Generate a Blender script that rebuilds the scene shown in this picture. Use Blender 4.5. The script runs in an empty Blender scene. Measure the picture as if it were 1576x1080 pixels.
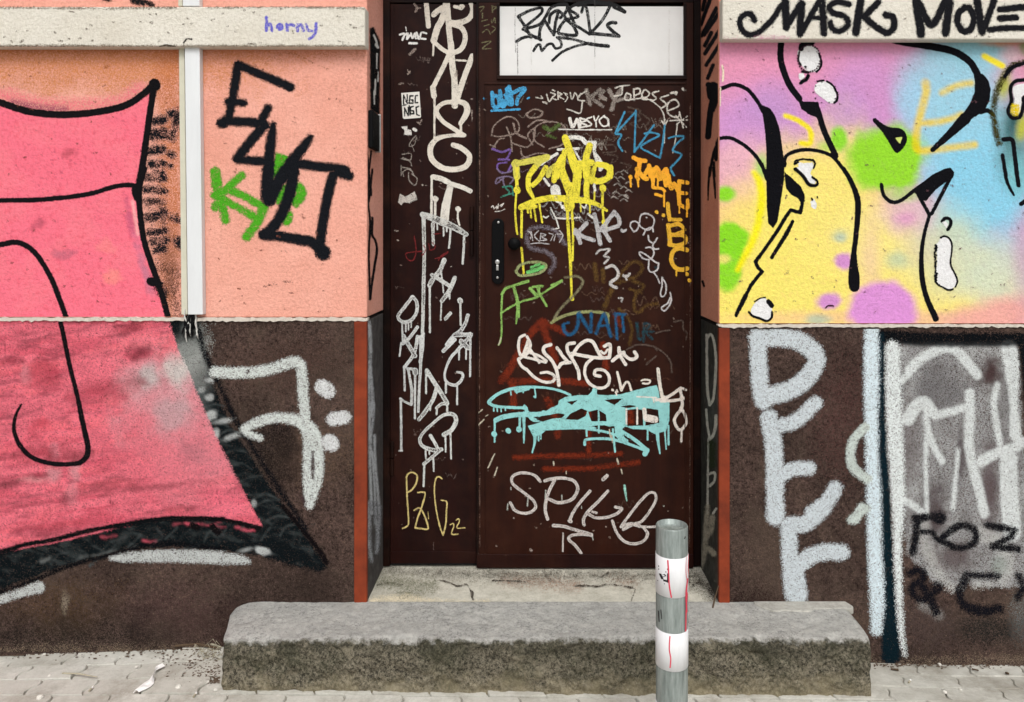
import bpy, math, random
import numpy as np
from mathutils import Vector, Matrix

random.seed(7)
RNG = np.random.RandomState(7)
scene = bpy.context.scene
COL = scene.collection

# ------------------------------------------------------------------ camera, light, exposure
CAMX, CAMD, EYE = 0.085, 2.85, 1.552        # standing 2.85 m from the facade, eye 1.55 m above the pavement
VX, VY, PPM = 822.0, 372.0, 400.0
cam_d = bpy.data.cameras.new('camera')
cam = bpy.data.objects.new('camera', cam_d)
COL.objects.link(cam)
cam.location = (CAMX, -CAMD, EYE)
cam.rotation_euler = (math.pi / 2, 0, 0)
cam_d.sensor_width = 36
cam_d.lens = 36 * CAMD / (1576 / PPM)
cam_d.shift_x = -(VX - 788) / 1576
cam_d.shift_y = -(540 - VY) / 1576
cam_d.clip_end = 500
scene.camera = cam

world = bpy.data.worlds.new('World')
scene.world = world
world.use_nodes = True
wn, wl = world.node_tree.nodes, world.node_tree.links
sky = wn.new('ShaderNodeTexSky')
sky.sky_type = 'NISHITA'
sky.sun_disc = False
SUN_EL, SUN_AZ = 52, 172                     # degrees; azimuth measured from +y clockwise
sky.sun_elevation = math.radians(SUN_EL)
sky.sun_rotation = math.radians(SUN_AZ)
sky.air_density = 1.0
sky.dust_density = 4.0
hs = wn.new('ShaderNodeHueSaturation')
hs.inputs['Saturation'].default_value = 0.22
wl.new(sky.outputs[0], hs.inputs['Color'])
bg = wn['Background']
wl.new(hs.outputs[0], bg.inputs['Color'])
bg.inputs['Strength'].default_value = 0.15

sd = bpy.data.lights.new('sun', 'SUN')
sd.energy = 1.5
sd.angle = math.radians(24)
sd.color = (1.0, 0.975, 0.945)
sun = bpy.data.objects.new('sun', sd)
COL.objects.link(sun)
az, el = math.radians(SUN_AZ), math.radians(SUN_EL)
sdir = Vector((math.sin(az) * math.cos(el), math.cos(az) * math.cos(el), math.sin(el)))
sun.rotation_euler = sdir.to_track_quat('Z', 'Y').to_euler()

vs = scene.view_settings
vs.view_transform = 'Standard'
vs.look = 'None'
vs.gamma = 1
vs.use_curve_mapping = False
vs.exposure = 0.14
scene.cycles.transparent_max_bounces = 48
scene.cycles.max_bounces = 6
scene.cycles.use_denoising = True

# ------------------------------------------------------------------ helpers
def lin(c, k=1.0):
    out = []
    for v in c[:3]:
        v = v / 255.0
        out.append((v / 12.92 if v <= 0.04045 else ((v + 0.055) / 1.055) ** 2.4) * k)
    return tuple(out)

def tag(o, label=None, cat=None, group=None, kind=None):
    if label: o['label'] = label
    if cat: o['category'] = cat
    if group: o['group'] = group
    if kind: o['kind'] = kind
    return o

def empty(name, loc=(0, 0, 0), **k):
    o = bpy.data.objects.new(name, None)
    o.empty_display_size = 0.1
    COL.objects.link(o)
    o.location = loc
    tag(o, **k)
    return o

def link(name, me, parent=None):
    o = bpy.data.objects.new(name, me)
    COL.objects.link(o)
    if parent is not None:
        o.parent = parent
        l = parent.matrix_world if parent.parent is None else None
    return o

class MB:
    """collects simple shapes into one mesh"""
    def __init__(s):
        s.v, s.f = [], []
    def box(s, x0, x1, y0, y1, z0, z1):
        b = len(s.v)
        s.v += [(x0, y0, z0), (x1, y0, z0), (x1, y1, z0), (x0, y1, z0), (x0, y0, z1), (x1, y0, z1), (x1, y1, z1), (x0, y1, z1)]
        s.f += [tuple(b + i for i in f) for f in ((0, 3, 2, 1), (4, 5, 6, 7), (0, 1, 5, 4), (1, 2, 6, 5), (2, 3, 7, 6), (3, 0, 4, 7))]
        return s
    def prism(s, pts, y0, y1):
        """pts: (x,z) outline counter-clockwise seen from the front"""
        b, n = len(s.v), len(pts)
        s.v += [(x, y0, z) for x, z in pts] + [(x, y1, z) for x, z in pts]
        s.f += [tuple(b + i for i in range(n)), tuple(b + n + i for i in reversed(range(n)))]
        for i in range(n):
            j = (i + 1) % n
            s.f.append((b + i, b + n + i, b + n + j, b + j))
        return s
    def slab(s, pts, z0, z1):
        b, n = len(s.v), len(pts)
        s.v += [(x, y, z0) for x, y in pts] + [(x, y, z1) for x, y in pts]
        s.f += [tuple(b + i for i in reversed(range(n))), tuple(b + n + i for i in range(n))]
        for i in range(n):
            j = (i + 1) % n
            s.f.append((b + i, b + j, b + n + j, b + n + i))
        return s
    def tube(s, path, rad, n=10, cap=True):
        b0 = len(s.v)
        P = [Vector(p) for p in path]
        for i, p in enumerate(P):
            d = (P[min(i + 1, len(P) - 1)] - P[max(i - 1, 0)]).normalized()
            a = d.orthogonal().normalized()
            c = d.cross(a)
            r = rad[i] if isinstance(rad, (list, tuple)) else rad
            for k in range(n):
                t = 2 * math.pi * k / n
                s.v.append(tuple(p + a * math.cos(t) * r + c * math.sin(t) * r))
        for i in range(len(P) - 1):
            for k in range(n):
                q = (k + 1) % n
                s.f.append((b0 + i * n + k, b0 + i * n + q, b0 + (i + 1) * n + q, b0 + (i + 1) * n + k))
        if cap:
            s.f.append(tuple(b0 + k for k in reversed(range(n))))
            s.f.append(tuple(b0 + (len(P) - 1) * n + k for k in range(n)))
        return s
    def lathe(s, prof, c, n=48, axis='z'):
        b0 = len(s.v)
        for r, h in prof:
            for k in range(n):
                t = 2 * math.pi * k / n
                a, b = r * math.cos(t), r * math.sin(t)
                s.v.append((c[0] + a, c[1] + b, c[2] + h) if axis == 'z' else (c[0] + a, c[1] - h, c[2] + b))
        for i in range(len(prof) - 1):
            for k in range(n):
                q = (k + 1) % n
                s.f.append((b0 + i * n + k, b0 + i * n + q, b0 + (i + 1) * n + q, b0 + (i + 1) * n + k))
        return s
    def build(s, name, m, parent=None, bevel=0, smooth=False, seg=2):
        me = bpy.data.meshes.new(name)
        me.from_pydata(s.v, [], s.f)
        me.validate()
        me.materials.append(m)
        if smooth:
            me.polygons.foreach_set('use_smooth', [True] * len(me.polygons))
        o = link(name, me, parent)
        if bevel:
            md = o.modifiers.new('bevel', 'BEVEL')
            md.width = bevel
            md.segments = seg
            md.limit_method = 'ANGLE'
        return o

# value noise -------------------------------------------------------
_T = np.random.RandomState(3).rand(16, 256, 256)
def vnoise(x, y, seed=0):
    x = np.asarray(x, float); y = np.asarray(y, float)
    xi = np.floor(x).astype(int); yi = np.floor(y).astype(int)
    fx = x - xi; fy = y - yi
    fx = fx * fx * (3 - 2 * fx); fy = fy * fy * (3 - 2 * fy)
    t = _T[seed % 16]
    a, b = t[xi & 255, yi & 255], t[(xi + 1) & 255, yi & 255]
    c, d = t[xi & 255, (yi + 1) & 255], t[(xi + 1) & 255, (yi + 1) & 255]
    return (a * (1 - fx) + b * fx) * (1 - fy) + (c * (1 - fx) + d * fx) * fy
def fbm(x, y, seed=0, octv=4):
    s, a, n = 0, 0.5, 0
    for o in range(octv):
        s = s + a * vnoise(x * 2 ** o, y * 2 ** o, seed + o); n += a; a *= 0.55
    return s / n
def sstep(a, b, x):
    t = np.clip((x - a) / (b - a), 0, 1)
    return t * t * (3 - 2 * t)

# ------------------------------------------------------------------ surfaces
YL, YPL, YPR = 0.0, -0.006, -0.006           # plaster and plinth fronts
YC = -0.045                                   # string course front
YSIDE, YLEAF, YPANEL = 0.306, 0.286, 0.290
XL = CAMX + (565 - VX) / PPM                  # corners of the door opening
XR = CAMX + (1106 - VX) / PPM
ZF = EYE - (925 - VY) / PPM                   # doorstep level

def at(px, py, y=0.0):
    """photo pixel -> point on the frontal plane y"""
    k = (CAMD + y) / CAMD
    return CAMX + (px - VX) / PPM * k, EYE - (py - VY) / PPM * k
def ray(px, py):
    return np.stack([(px - VX) / PPM / CAMD, np.ones_like(px, dtype=float), -(py - VY) / PPM / CAMD], -1)
def hit(px, py, plane, off):
    """points of a drawing laid on a real plane, off metres in front of it"""
    ax, val, sgn = plane
    d = ray(np.asarray(px, float), np.asarray(py, float))
    o = np.array([CAMX, -CAMD, EYE])
    t = (val - o[ax]) / d[..., ax]
    p = o + d * t[..., None]
    p[..., ax] += sgn * off
    return p

SURF = {   # plane (axis, value, outward sign), clip box in photo pixels, relief kind
    'lplaster': ((1, YL, -1), (-400, -60, 563.5, 487), 'plaster'),
    'lplinth': ((1, YPL, -1), (-400, 493, 545, 1003), 'plinth'),
    'rplaster': ((1, YL, -1), (1107.5, -60, 1950, 497), 'plaster'),
    'rplinth': ((1, YPR, -1), (1123, 506, 1950, 1024), 'plinth'),
    'lcornice': ((1, YC, -1), (-400, 9, 562, 72), 'plaster'),
    'rcornice': ((1, YC, -1), (1113, -4, 1950, 60), 'plaster'),
    'lreveal': ((0, XL, 1), (566, -60, 589, 486), 'plaster'),
    'lreveal_low': ((0, XL, 1), (566, 492, 590, 921), 'plinth'),
    'rreveal': ((0, XR, -1), (1079, -60, 1105, 497), 'plaster'),
    'rreveal_low': ((0, XR, -1), (1080, 503, 1105, 921), 'plinth'),
    'side': ((1, YSIDE, -1), (601, -60, 728, 846), 'metal'),
    'leaf': ((1, YLEAF, -1), (736, 126, 1067, 868), 'metal'),
    'stile': ((1, YLEAF, -1), (733, -60, 768, 868), 'metal'),
    'panel': ((1, YPANEL, -1), (770, -60, 1051, 114), 'metal'),
    'sill': ((2, ZF, 1), (560, 866, 1110, 926), 'stone'),
}
LAYER = {k: 0 for k in SURF}

# ------------------------------------------------------------------ materials
def new_mat(name):
    m = bpy.data.materials.new(name)
    m.use_nodes = True
    nt = m.node_tree
    return m, nt.nodes, nt.links, nt.nodes['Principled BSDF']

def noise(n, l, scale, detail=4, rough=0.55, vec=None, dist=0.0):
    t = n.new('ShaderNodeTexNoise')
    t.inputs['Scale'].default_value = scale
    t.inputs['Detail'].default_value = detail
    t.inputs['Roughness'].default_value = rough
    t.inputs['Distortion'].default_value = dist
    if vec is None:
        g = n.new('ShaderNodeNewGeometry'); vec = g.outputs['Position']
    l.new(vec, t.inputs['Vector'])
    return t.outputs[0]

def mapr(n, l, v, a, b, c=0.0, d=1.0):
    t = n.new('ShaderNodeMapRange')
    t.inputs[1].default_value = a; t.inputs[2].default_value = b
    t.inputs[3].default_value = c; t.inputs[4].default_value = d
    l.new(v, t.inputs[0])
    return t.outputs[0]

def mixc(n, l, f, a, b):
    t = n.new('ShaderNodeMix'); t.data_type = 'RGBA'
    if isinstance(f, (int, float)): t.inputs[0].default_value = f
    else: l.new(f, t.inputs[0])
    for i, c in ((6, a), (7, b)):
        if isinstance(c, tuple): t.inputs[i].default_value = c[:3] + (1,)
        else: l.new(c, t.inputs[i])
    return t.outputs[2]

def math_(n, l, op, a, b=0.0, c=None):
    t = n.new('ShaderNodeMath'); t.operation = op
    for i, v in enumerate((a, b) if c is None else (a, b, c)):
        if isinstance(v, (int, float)): t.inputs[i].default_value = v
        else: l.new(v, t.inputs[i])
    return t.outputs[0]

def bump(n, l, h, strength, dist, bsdf, prev=None):
    b = n.new('ShaderNodeBump')
    b.inputs['Strength'].default_value = strength
    b.inputs['Distance'].default_value = dist
    l.new(h, b.inputs['Height'])
    if prev is not None: l.new(prev, b.inputs['Normal'])
    if bsdf is not None: l.new(b.outputs[0], bsdf.inputs['Normal'])
    return b.outputs[0]

def relief(n, l, kind, bsdf):
    """the same surface relief for a wall and for the paint lying on it"""
    if kind == 'plaster':
        a = bump(n, l, noise(n, l, 9, 3), 0.35, 0.02, None)
        b = bump(n, l, noise(n, l, 75, 6, 0.72), 0.8, 0.008, None, a)
        bump(n, l, noise(n, l, 330, 2), 0.35, 0.002, bsdf, b)
    elif kind == 'plinth':
        b = bump(n, l, noise(n, l, 140, 5, 0.7), 0.9, 0.008, None)
        bump(n, l, noise(n, l, 420, 2), 0.6, 0.003, bsdf, b)
    elif kind == 'stone':
        b = bump(n, l, noise(n, l, 40, 6, 0.65), 0.6, 0.01, None)
        bump(n, l, noise(n, l, 300, 3), 0.5, 0.002, bsdf, b)
    else:
        a = bump(n, l, noise(n, l, 5, 2), 0.25, 0.01, None)
        bump(n, l, noise(n, l, 60, 3), 0.10, 0.002, bsdf, a)

def painted(kind):
    m, n, l, b = new_mat('paint_on_' + kind)
    ca = n.new('ShaderNodeAttribute'); ca.attribute_name = 'Col'
    da = n.new('ShaderNodeAttribute'); da.attribute_name = 'd'
    sa = n.new('ShaderNodeAttribute'); sa.attribute_name = 'soft'
    sc = {'plaster': 330, 'plinth': 300, 'stone': 150, 'metal': 120}[kind]
    ns = noise(n, l, sc, 2, 0.6)
    amp = {'plaster': 1.4, 'plinth': 2.0, 'stone': 2.5, 'metal': 1.3}[kind]
    nz = math_(n, l, 'MULTIPLY', math_(n, l, 'SUBTRACT', ns, 0.5), amp)
    d = math_(n, l, 'DIVIDE', da.outputs['Fac'], sa.outputs['Fac'])
    d = math_(n, l, 'ADD', d, nz)
    t = n.new('ShaderNodeMapRange'); t.interpolation_type = 'SMOOTHSTEP'
    l.new(d, t.inputs[0])
    t.inputs[1].default_value = 1; t.inputs[2].default_value = -1; t.inputs[3].default_value = 0; t.inputs[4].default_value = 1
    # small pits where the paint did not reach into the relief
    pit = mapr(n, l, noise(n, l, {'plaster': 95, 'plinth': 110, 'stone': 90, 'metal': 45}[kind], 4, 0.75), *({'plaster': (0.28, 0.42), 'plinth': (0.36, 0.56), 'stone': (0.3, 0.5), 'metal': (0.12, 0.25)}[kind]))
    pit = mapr(n, l, pit, 0, 1, {'plaster': 0.992, 'plinth': 0.87, 'stone': 0.7, 'metal': 0.93}[kind], 1.0)
    al = math_(n, l, 'MULTIPLY', math_(n, l, 'MULTIPLY', t.outputs[0], ca.outputs['Alpha']), pit)
    if kind == 'metal':      # thin and half-wiped places
        al = math_(n, l, 'MULTIPLY', al, mapr(n, l, noise(n, l, 26, 6, 0.7, None, 0.6), 0.30, 0.52, 0.72, 1.0))
        al = math_(n, l, 'MULTIPLY', al, mapr(n, l, noise(n, l, 190, 3, 0.8), 0.26, 0.40, 0.6, 1.0))
    # paint lands as droplets: each tiny cell is either covered or bare
    vo = n.new('ShaderNodeTexVoronoi'); vo.inputs['Scale'].default_value = {'plaster': 520, 'plinth': 480, 'stone': 450, 'metal': 700}[kind]
    gp = n.new('ShaderNodeNewGeometry'); l.new(gp.outputs['Position'], vo.inputs['Vector'])
    sr = n.new('ShaderNodeSeparateColor'); l.new(vo.outputs['Color'], sr.inputs[0])
    al = math_(n, l, 'GREATER_THAN', al, sr.outputs[0])
    var = mapr(n, l, noise(n, l, {'plaster': 85, 'plinth': 95}.get(kind, 35), 5, 0.75), 0.3, 0.7, {'plaster': 0.84, 'plinth': 0.74}.get(kind, 0.84), {'plaster': 1.06, 'plinth': 1.10}.get(kind, 1.05))
    vm = n.new('ShaderNodeVectorMath'); vm.operation = 'SCALE'
    l.new(ca.outputs['Color'], vm.inputs[0]); l.new(var, vm.inputs['Scale'])
    l.new(vm.outputs[0], b.inputs['Base Color'])
    l.new(al, b.inputs['Alpha'])
    b.inputs['Roughness'].default_value = {'plaster': 0.85, 'plinth': 0.9, 'stone': 0.9, 'metal': 0.45}[kind]
    b.inputs['Specular IOR Level'].default_value = {'plaster': 0.07, 'plinth': 0.05, 'stone': 0.1, 'metal': 0.15}[kind]
    relief(n, l, kind, b)
    return m

def m_plaster(name, c1, c2, dirt, kdirt=0.5):
    m, n, l, b = new_mat(name)
    f = mapr(n, l, noise(n, l, 3.2, 5, 0.6), 0.35, 0.7)
    base = mixc(n, l, f, c1, c2)
    g = mapr(n, l, noise(n, l, 88, 4, 0.8), 0.46, 0.70, 0, kdirt * 1.25)
    g = math_(n, l, 'MULTIPLY', g, mapr(n, l, noise(n, l, 4.5, 4, 0.6), 0.35, 0.65, 0.45, 1.1))
    base = mixc(n, l, g, base, dirt)
    g2 = mapr(n, l, noise(n, l, 14, 6, 0.75), 0.58, 0.78, 0, kdirt * 0.7)
    base = mixc(n, l, g2, base, dirt)
    l.new(base, b.inputs['Base Color'])
    b.inputs['Roughness'].default_value = 0.9
    b.inputs['Specular IOR Level'].default_value = 0.08
    relief(n, l, 'plaster', b)
    return m

def m_plinth():
    m, n, l, b = new_mat('brown_roughcast')
    f = mapr(n, l, noise(n, l, 88, 6, 0.95), 0.40, 0.60)
    base = mixc(n, l, f, lin((18, 13, 13)), lin((104, 84, 76)))
    f2 = mapr(n, l, noise(n, l, 3.5, 5, 0.6), 0.4, 0.65, 0, 0.55)
    base = mixc(n, l, f2, base, lin((34, 27, 23)))
    f4 = mapr(n, l, noise(n, l, 1.6, 7, 0.75, None, 0.8), 0.5, 0.62, 0, 0.45)
    base = mixc(n, l, f4, base, lin((92, 78, 68)))
    sp = mapr(n, l, noise(n, l, 210, 2, 0.6), 0.66, 0.73, 0, 0.5)
    base = mixc(n, l, sp, base, lin((165, 140, 118)))
    l.new(base, b.inputs['Base Color'])
    b.inputs['Roughness'].default_value = 0.95
    b.inputs['Specular IOR Level'].default_value = 0.05
    relief(n, l, 'plinth', b)
    return m

def m_simple(name, c, rough=0.6, metal=0.0, var=0.25, scale=30, bmp=0.15, c2=None, spec=0.4, stretch=1.0):
    m, n, l, b = new_mat(name)
    mp = n.new('ShaderNodeMapping'); g = n.new('ShaderNodeNewGeometry')
    mp.inputs['Scale'].default_value = (1, 1, stretch)
    l.new(g.outputs['Position'], mp.inputs[0])
    f = mapr(n, l, noise(n, l, scale, 6, 0.7, mp.outputs[0]), 0.3, 0.72)
    c2 = c2 or tuple(v * (1 - var) for v in c)
    l.new(mixc(n, l, f, c, c2), b.inputs['Base Color'])
    l.new(mapr(n, l, noise(n, l, scale * 2, 3), 0.3, 0.7, rough * 0.85, min(1, rough * 1.15)), b.inputs['Roughness'])
    b.inputs['Metallic'].default_value = metal
    b.inputs['Specular IOR Level'].default_value = spec
    if bmp: bump(n, l, noise(n, l, scale * 5, 4), bmp, 0.004, b)
    return m

def m_door(name, c, c2):
    m, n, l, b = new_mat(name)
    mp = n.new('ShaderNodeMapping'); g = n.new('ShaderNodeNewGeometry')
    mp.inputs['Scale'].default_value = (14, 14, 1.3)
    l.new(g.outputs['Position'], mp.inputs[0])
    f = mapr(n, l, noise(n, l, 1.0, 6, 0.65, mp.outputs[0]), 0.35, 0.7)
    base = mixc(n, l, f, c, c2)
    f2 = mapr(n, l, noise(n, l, 5, 6, 0.7), 0.46, 0.72, 0, 0.4)
    base = mixc(n, l, f2, base, lin((62, 34, 22)))
    sc = mapr(n, l, noise(n, l, 75, 5, 0.8), 0.70, 0.80, 0, 0.5)
    base = mixc(n, l, sc, base, lin((105, 78, 66)))
    l.new(base, b.inputs['Base Color'])
    l.new(mapr(n, l, noise(n, l, 12, 5), 0.3, 0.7, 0.34, 0.56), b.inputs['Roughness'])
    b.inputs['Specular IOR Level'].default_value = 0.10
    relief(n, l, 'metal', b)
    return m

def m_stone(name, cols, attr=None, bd=0.005):
    m, n, l, b = new_mat(name)
    f = mapr(n, l, noise(n, l, 26, 8, 0.72), 0.3, 0.7)
    base = mixc(n, l, f, cols[0], cols[1])
    sp = mapr(n, l, noise(n, l, 85, 6, 0.95), 0.50, 0.60, 0, 0.85 if attr else 0.5)
    sp = math_(n, l, 'MULTIPLY', sp, mapr(n, l, noise(n, l, 7, 4, 0.6), 0.35, 0.65, 0.35, 1.0))
    base = mixc(n, l, sp, base, cols[2])
    if attr:
        at_ = n.new('ShaderNodeAttribute'); at_.attribute_name = attr
        h = math_(n, l, 'ADD', at_.outputs['Fac'], math_(n, l, 'MULTIPLY', math_(n, l, 'SUBTRACT', noise(n, l, 28, 7, 0.75), 0.5), 0.9))
        h = mapr(n, l, h, 0.40, 0.60)
        f3 = mapr(n, l, noise(n, l, 95, 6, 0.9), 0.42, 0.60)
        mo = mixc(n, l, f3, lin((32, 30, 25)), lin((146, 138, 120)))
        g3 = mapr(n, l, noise(n, l, 6, 6, 0.75), 0.46, 0.62, 0, 0.6)
        mo = mixc(n, l, g3, mo, lin((52, 54, 38)))
        s3 = mapr(n, l, noise(n, l, 120, 4, 0.85), 0.60, 0.68, 0, 0.75)
        mo = mixc(n, l, s3, mo, lin((165, 160, 138)))
        lo = n.new('ShaderNodeAttribute'); lo.attribute_name = 'low'
        lv = math_(n, l, 'ADD', lo.outputs['Fac'], math_(n, l, 'MULTIPLY', math_(n, l, 'SUBTRACT', noise(n, l, 13, 6, 0.75), 0.5), 1.3))
        mo = mixc(n, l, mapr(n, l, lv, 0.55, 1.0, 0, 0.5), mo, lin((168, 156, 126)))
        mo = mixc(n, l, mapr(n, l, lv, 0.35, 0.0, 0, 0.6), mo, lin((46, 46, 38)))
        pl_ = mapr(n, l, noise(n, l, 9, 5, 0.7, None, 1.0), 0.56, 0.68, 0, 0.55)
        mo = mixc(n, l, pl_, mo, lin((150, 142, 122)))
        base = mixc(n, l, h, base, mo)
    if name == 'dusty_paver':
        oi = n.new('ShaderNodeObjectInfo')
        base = mixc(n, l, mapr(n, l, oi.outputs['Random'], 0, 1, 0, 0.35), base, lin((150, 144, 132)))
        base = mixc(n, l, mapr(n, l, noise(n, l, 3.5, 7, 0.75), 0.48, 0.66, 0, 0.6), base, lin((128, 120, 106)))
        base = mixc(n, l, mapr(n, l, noise(n, l, 9, 5, 0.7), 0.60, 0.72, 0, 0.55), base, lin((222, 219, 210)))
    l.new(base, b.inputs['Base Color'])
    b.inputs['Roughness'].default_value = 0.95
    b.inputs['Specular IOR Level'].default_value = 0.12
    b1 = bump(n, l, noise(n, l, 70, 7, 0.8), 0.8, bd, None)
    bump(n, l, noise(n, l, 300, 3), 0.3, 0.002, b, b1)
    return m

K = 0.92
M = {}
for k_ in ('plaster', 'plinth', 'metal', 'stone'):
    M['paint_' + k_] = painted(k_)
M['salmon'] = m_plaster('salmon_plaster', lin((240, 176, 158), K), lin((232, 162, 142), K), lin((170, 106, 88), K), 0.42)
M['salmon_dark'] = m_plaster('brown_salmon_plaster', lin((214, 150, 126), K), lin((196, 128, 106), K), lin((140, 88, 72), K), 0.45)
M['cream'] = m_plaster('cream_plaster', lin((230, 226, 214), K), lin((220, 214, 200), K), lin((168, 158, 138), K), 0.35)
M['plinth'] = m_plinth()
M['ledge'] = m_simple('pale_mortar', lin((205, 196, 184)), 0.9, 0, 0.2, 60, 0.5)
M['rust_red'] = m_simple('rust_red_trim', lin((140, 60, 34)), 0.65, 0, 0.15, 7, 0.35, lin((96, 42, 28)), spec=0.12)
M['door'] = m_door('dark_brown_door_paint', lin((44, 19, 11)), lin((29, 12, 8)))
M['door_side'] = m_door('maroon_door_paint', lin((34, 13, 10)), lin((22, 9, 8)))
M['frame'] = m_door('black_brown_frame_paint', lin((22, 10, 8)), lin((13, 7, 6)))
M['rubber'] = m_simple('black_rubber', (0.006, 0.006, 0.006), 0.8)
M['panel'] = m_simple('white_board', lin((226, 226, 224), K), 0.5, 0, 0.09, 7, 0.08)
M['black'] = m_simple('black_plastic', (0.004, 0.004, 0.0045), 0.5, 0, 0.3, 50, 0.1, spec=0.06)
M['steel'] = m_simple('brushed_steel', lin((190, 190, 188)), 0.35, 0.9, 0.2, 60, 0.1)
M['white_plastic'] = m_simple('white_plastic', lin((222, 225, 226), K), 0.5, 0, 0.12, 14, 0.08, stretch=0.2)
M['cream_plastic'] = m_simple('yellowed_plastic', lin((206, 204, 184), K), 0.6, 0, 0.12, 20, 0.1)
M['galv'] = m_simple('galvanised_steel', lin((156, 164, 160)), 0.48, 0.35, 0.25, 75, 0.2, lin((96, 106, 102)), stretch=0.12)
M['band'] = m_simple('white_reflective_film', lin((230, 231, 232), K), 0.4, 0, 0.14, 40, 0.06, stretch=0.3)
M['sticker'] = m_simple('sticker_paper', lin((228, 226, 218), K), 0.6, 0, 0.08, 60, 0.1)
M['step'] = m_stone('weathered_stone', (lin((196, 194, 187)), lin((158, 157, 152)), lin((84, 84, 84))), 'front', 0.014)
M['sill'] = m_stone('worn_concrete', (lin((204, 200, 186)), lin((168, 164, 150)), lin((128, 122, 108))))
M['paver'] = m_stone('dusty_paver', (lin((208, 206, 197)), lin((188, 186, 176)), lin((150, 147, 138))))
M['ground'] = m_stone('sandy_joint', (lin((168, 164, 154)), lin((142, 138, 128)), lin((100, 94, 84))))
M['twig'] = m_simple('dry_twig', lin((84, 66, 48)), 0.9, 0, 0.4, 90, 0.3)
M['straw'] = m_simple('dry_straw', lin((176, 168, 146)), 0.9, 0, 0.4, 90, 0.3)
M['debris'] = m_simple('brown_debris', lin((96, 78, 62)), 0.95, 0, 0.5, 120, 0.6)
M['pebble'] = m_simple('pale_pebble', lin((214, 210, 200)), 0.9, 0, 0.3, 90, 0.3)
M['paper'] = m_simple('white_scrap', lin((232, 230, 226)), 0.7, 0, 0.1, 60, 0.2)

# ------------------------------------------------------------------ drawings: distance fields in photo pixels
def catmull(P, step=2.0):
    P = np.asarray(P, float)
    if len(P) < 3: return P
    E = np.vstack([2 * P[0] - P[1], P, 2 * P[-1] - P[-2]])
    out = []
    for i in range(1, len(E) - 2):
        p0, p1, p2, p3 = E[i - 1], E[i], E[i + 1], E[i + 2]
        n = max(2, int(np.hypot(*(p2 - p1)[:2]) / step) + 1)
        t = np.linspace(0, 1, n, endpoint=False)[:, None]
        out.append(0.5 * ((2 * p1) + (-p0 + p2) * t + (2 * p0 - 5 * p1 + 4 * p2 - p3) * t ** 2 + (-p0 + 3 * p1 - 3 * p2 + p3) * t ** 3))
    out.append(E[-2][None])
    R = np.vstack(out)
    R[:, 2] = np.maximum(R[:, 2], 0.25)
    return R

def parse(s, view=(0, 0, 1), w=20):
    """'w|x,y x,y[,w] ...; p w|...' : strokes; f| filled outline, F| smooth filled, h| hole, p straight"""
    ox, oy, z = view
    out = []
    for item in s.split(';'):
        item = item.strip()
        if not item: continue
        head, _, body = item.rpartition('|')
        head = head.strip()
        kind = 's'
        if head and head[0] in 'pfFh':
            kind, head = head[0], head[1:].strip()
        ww = float(head) if head else w
        pts = []
        for t in body.split():
            c = [float(v) for v in t.split(',')]
            pts.append((ox + c[0] / z, oy + c[1] / z, (c[2] if len(c) > 2 else ww) / z / 2))
        out.append((kind, pts))
    return out

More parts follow.
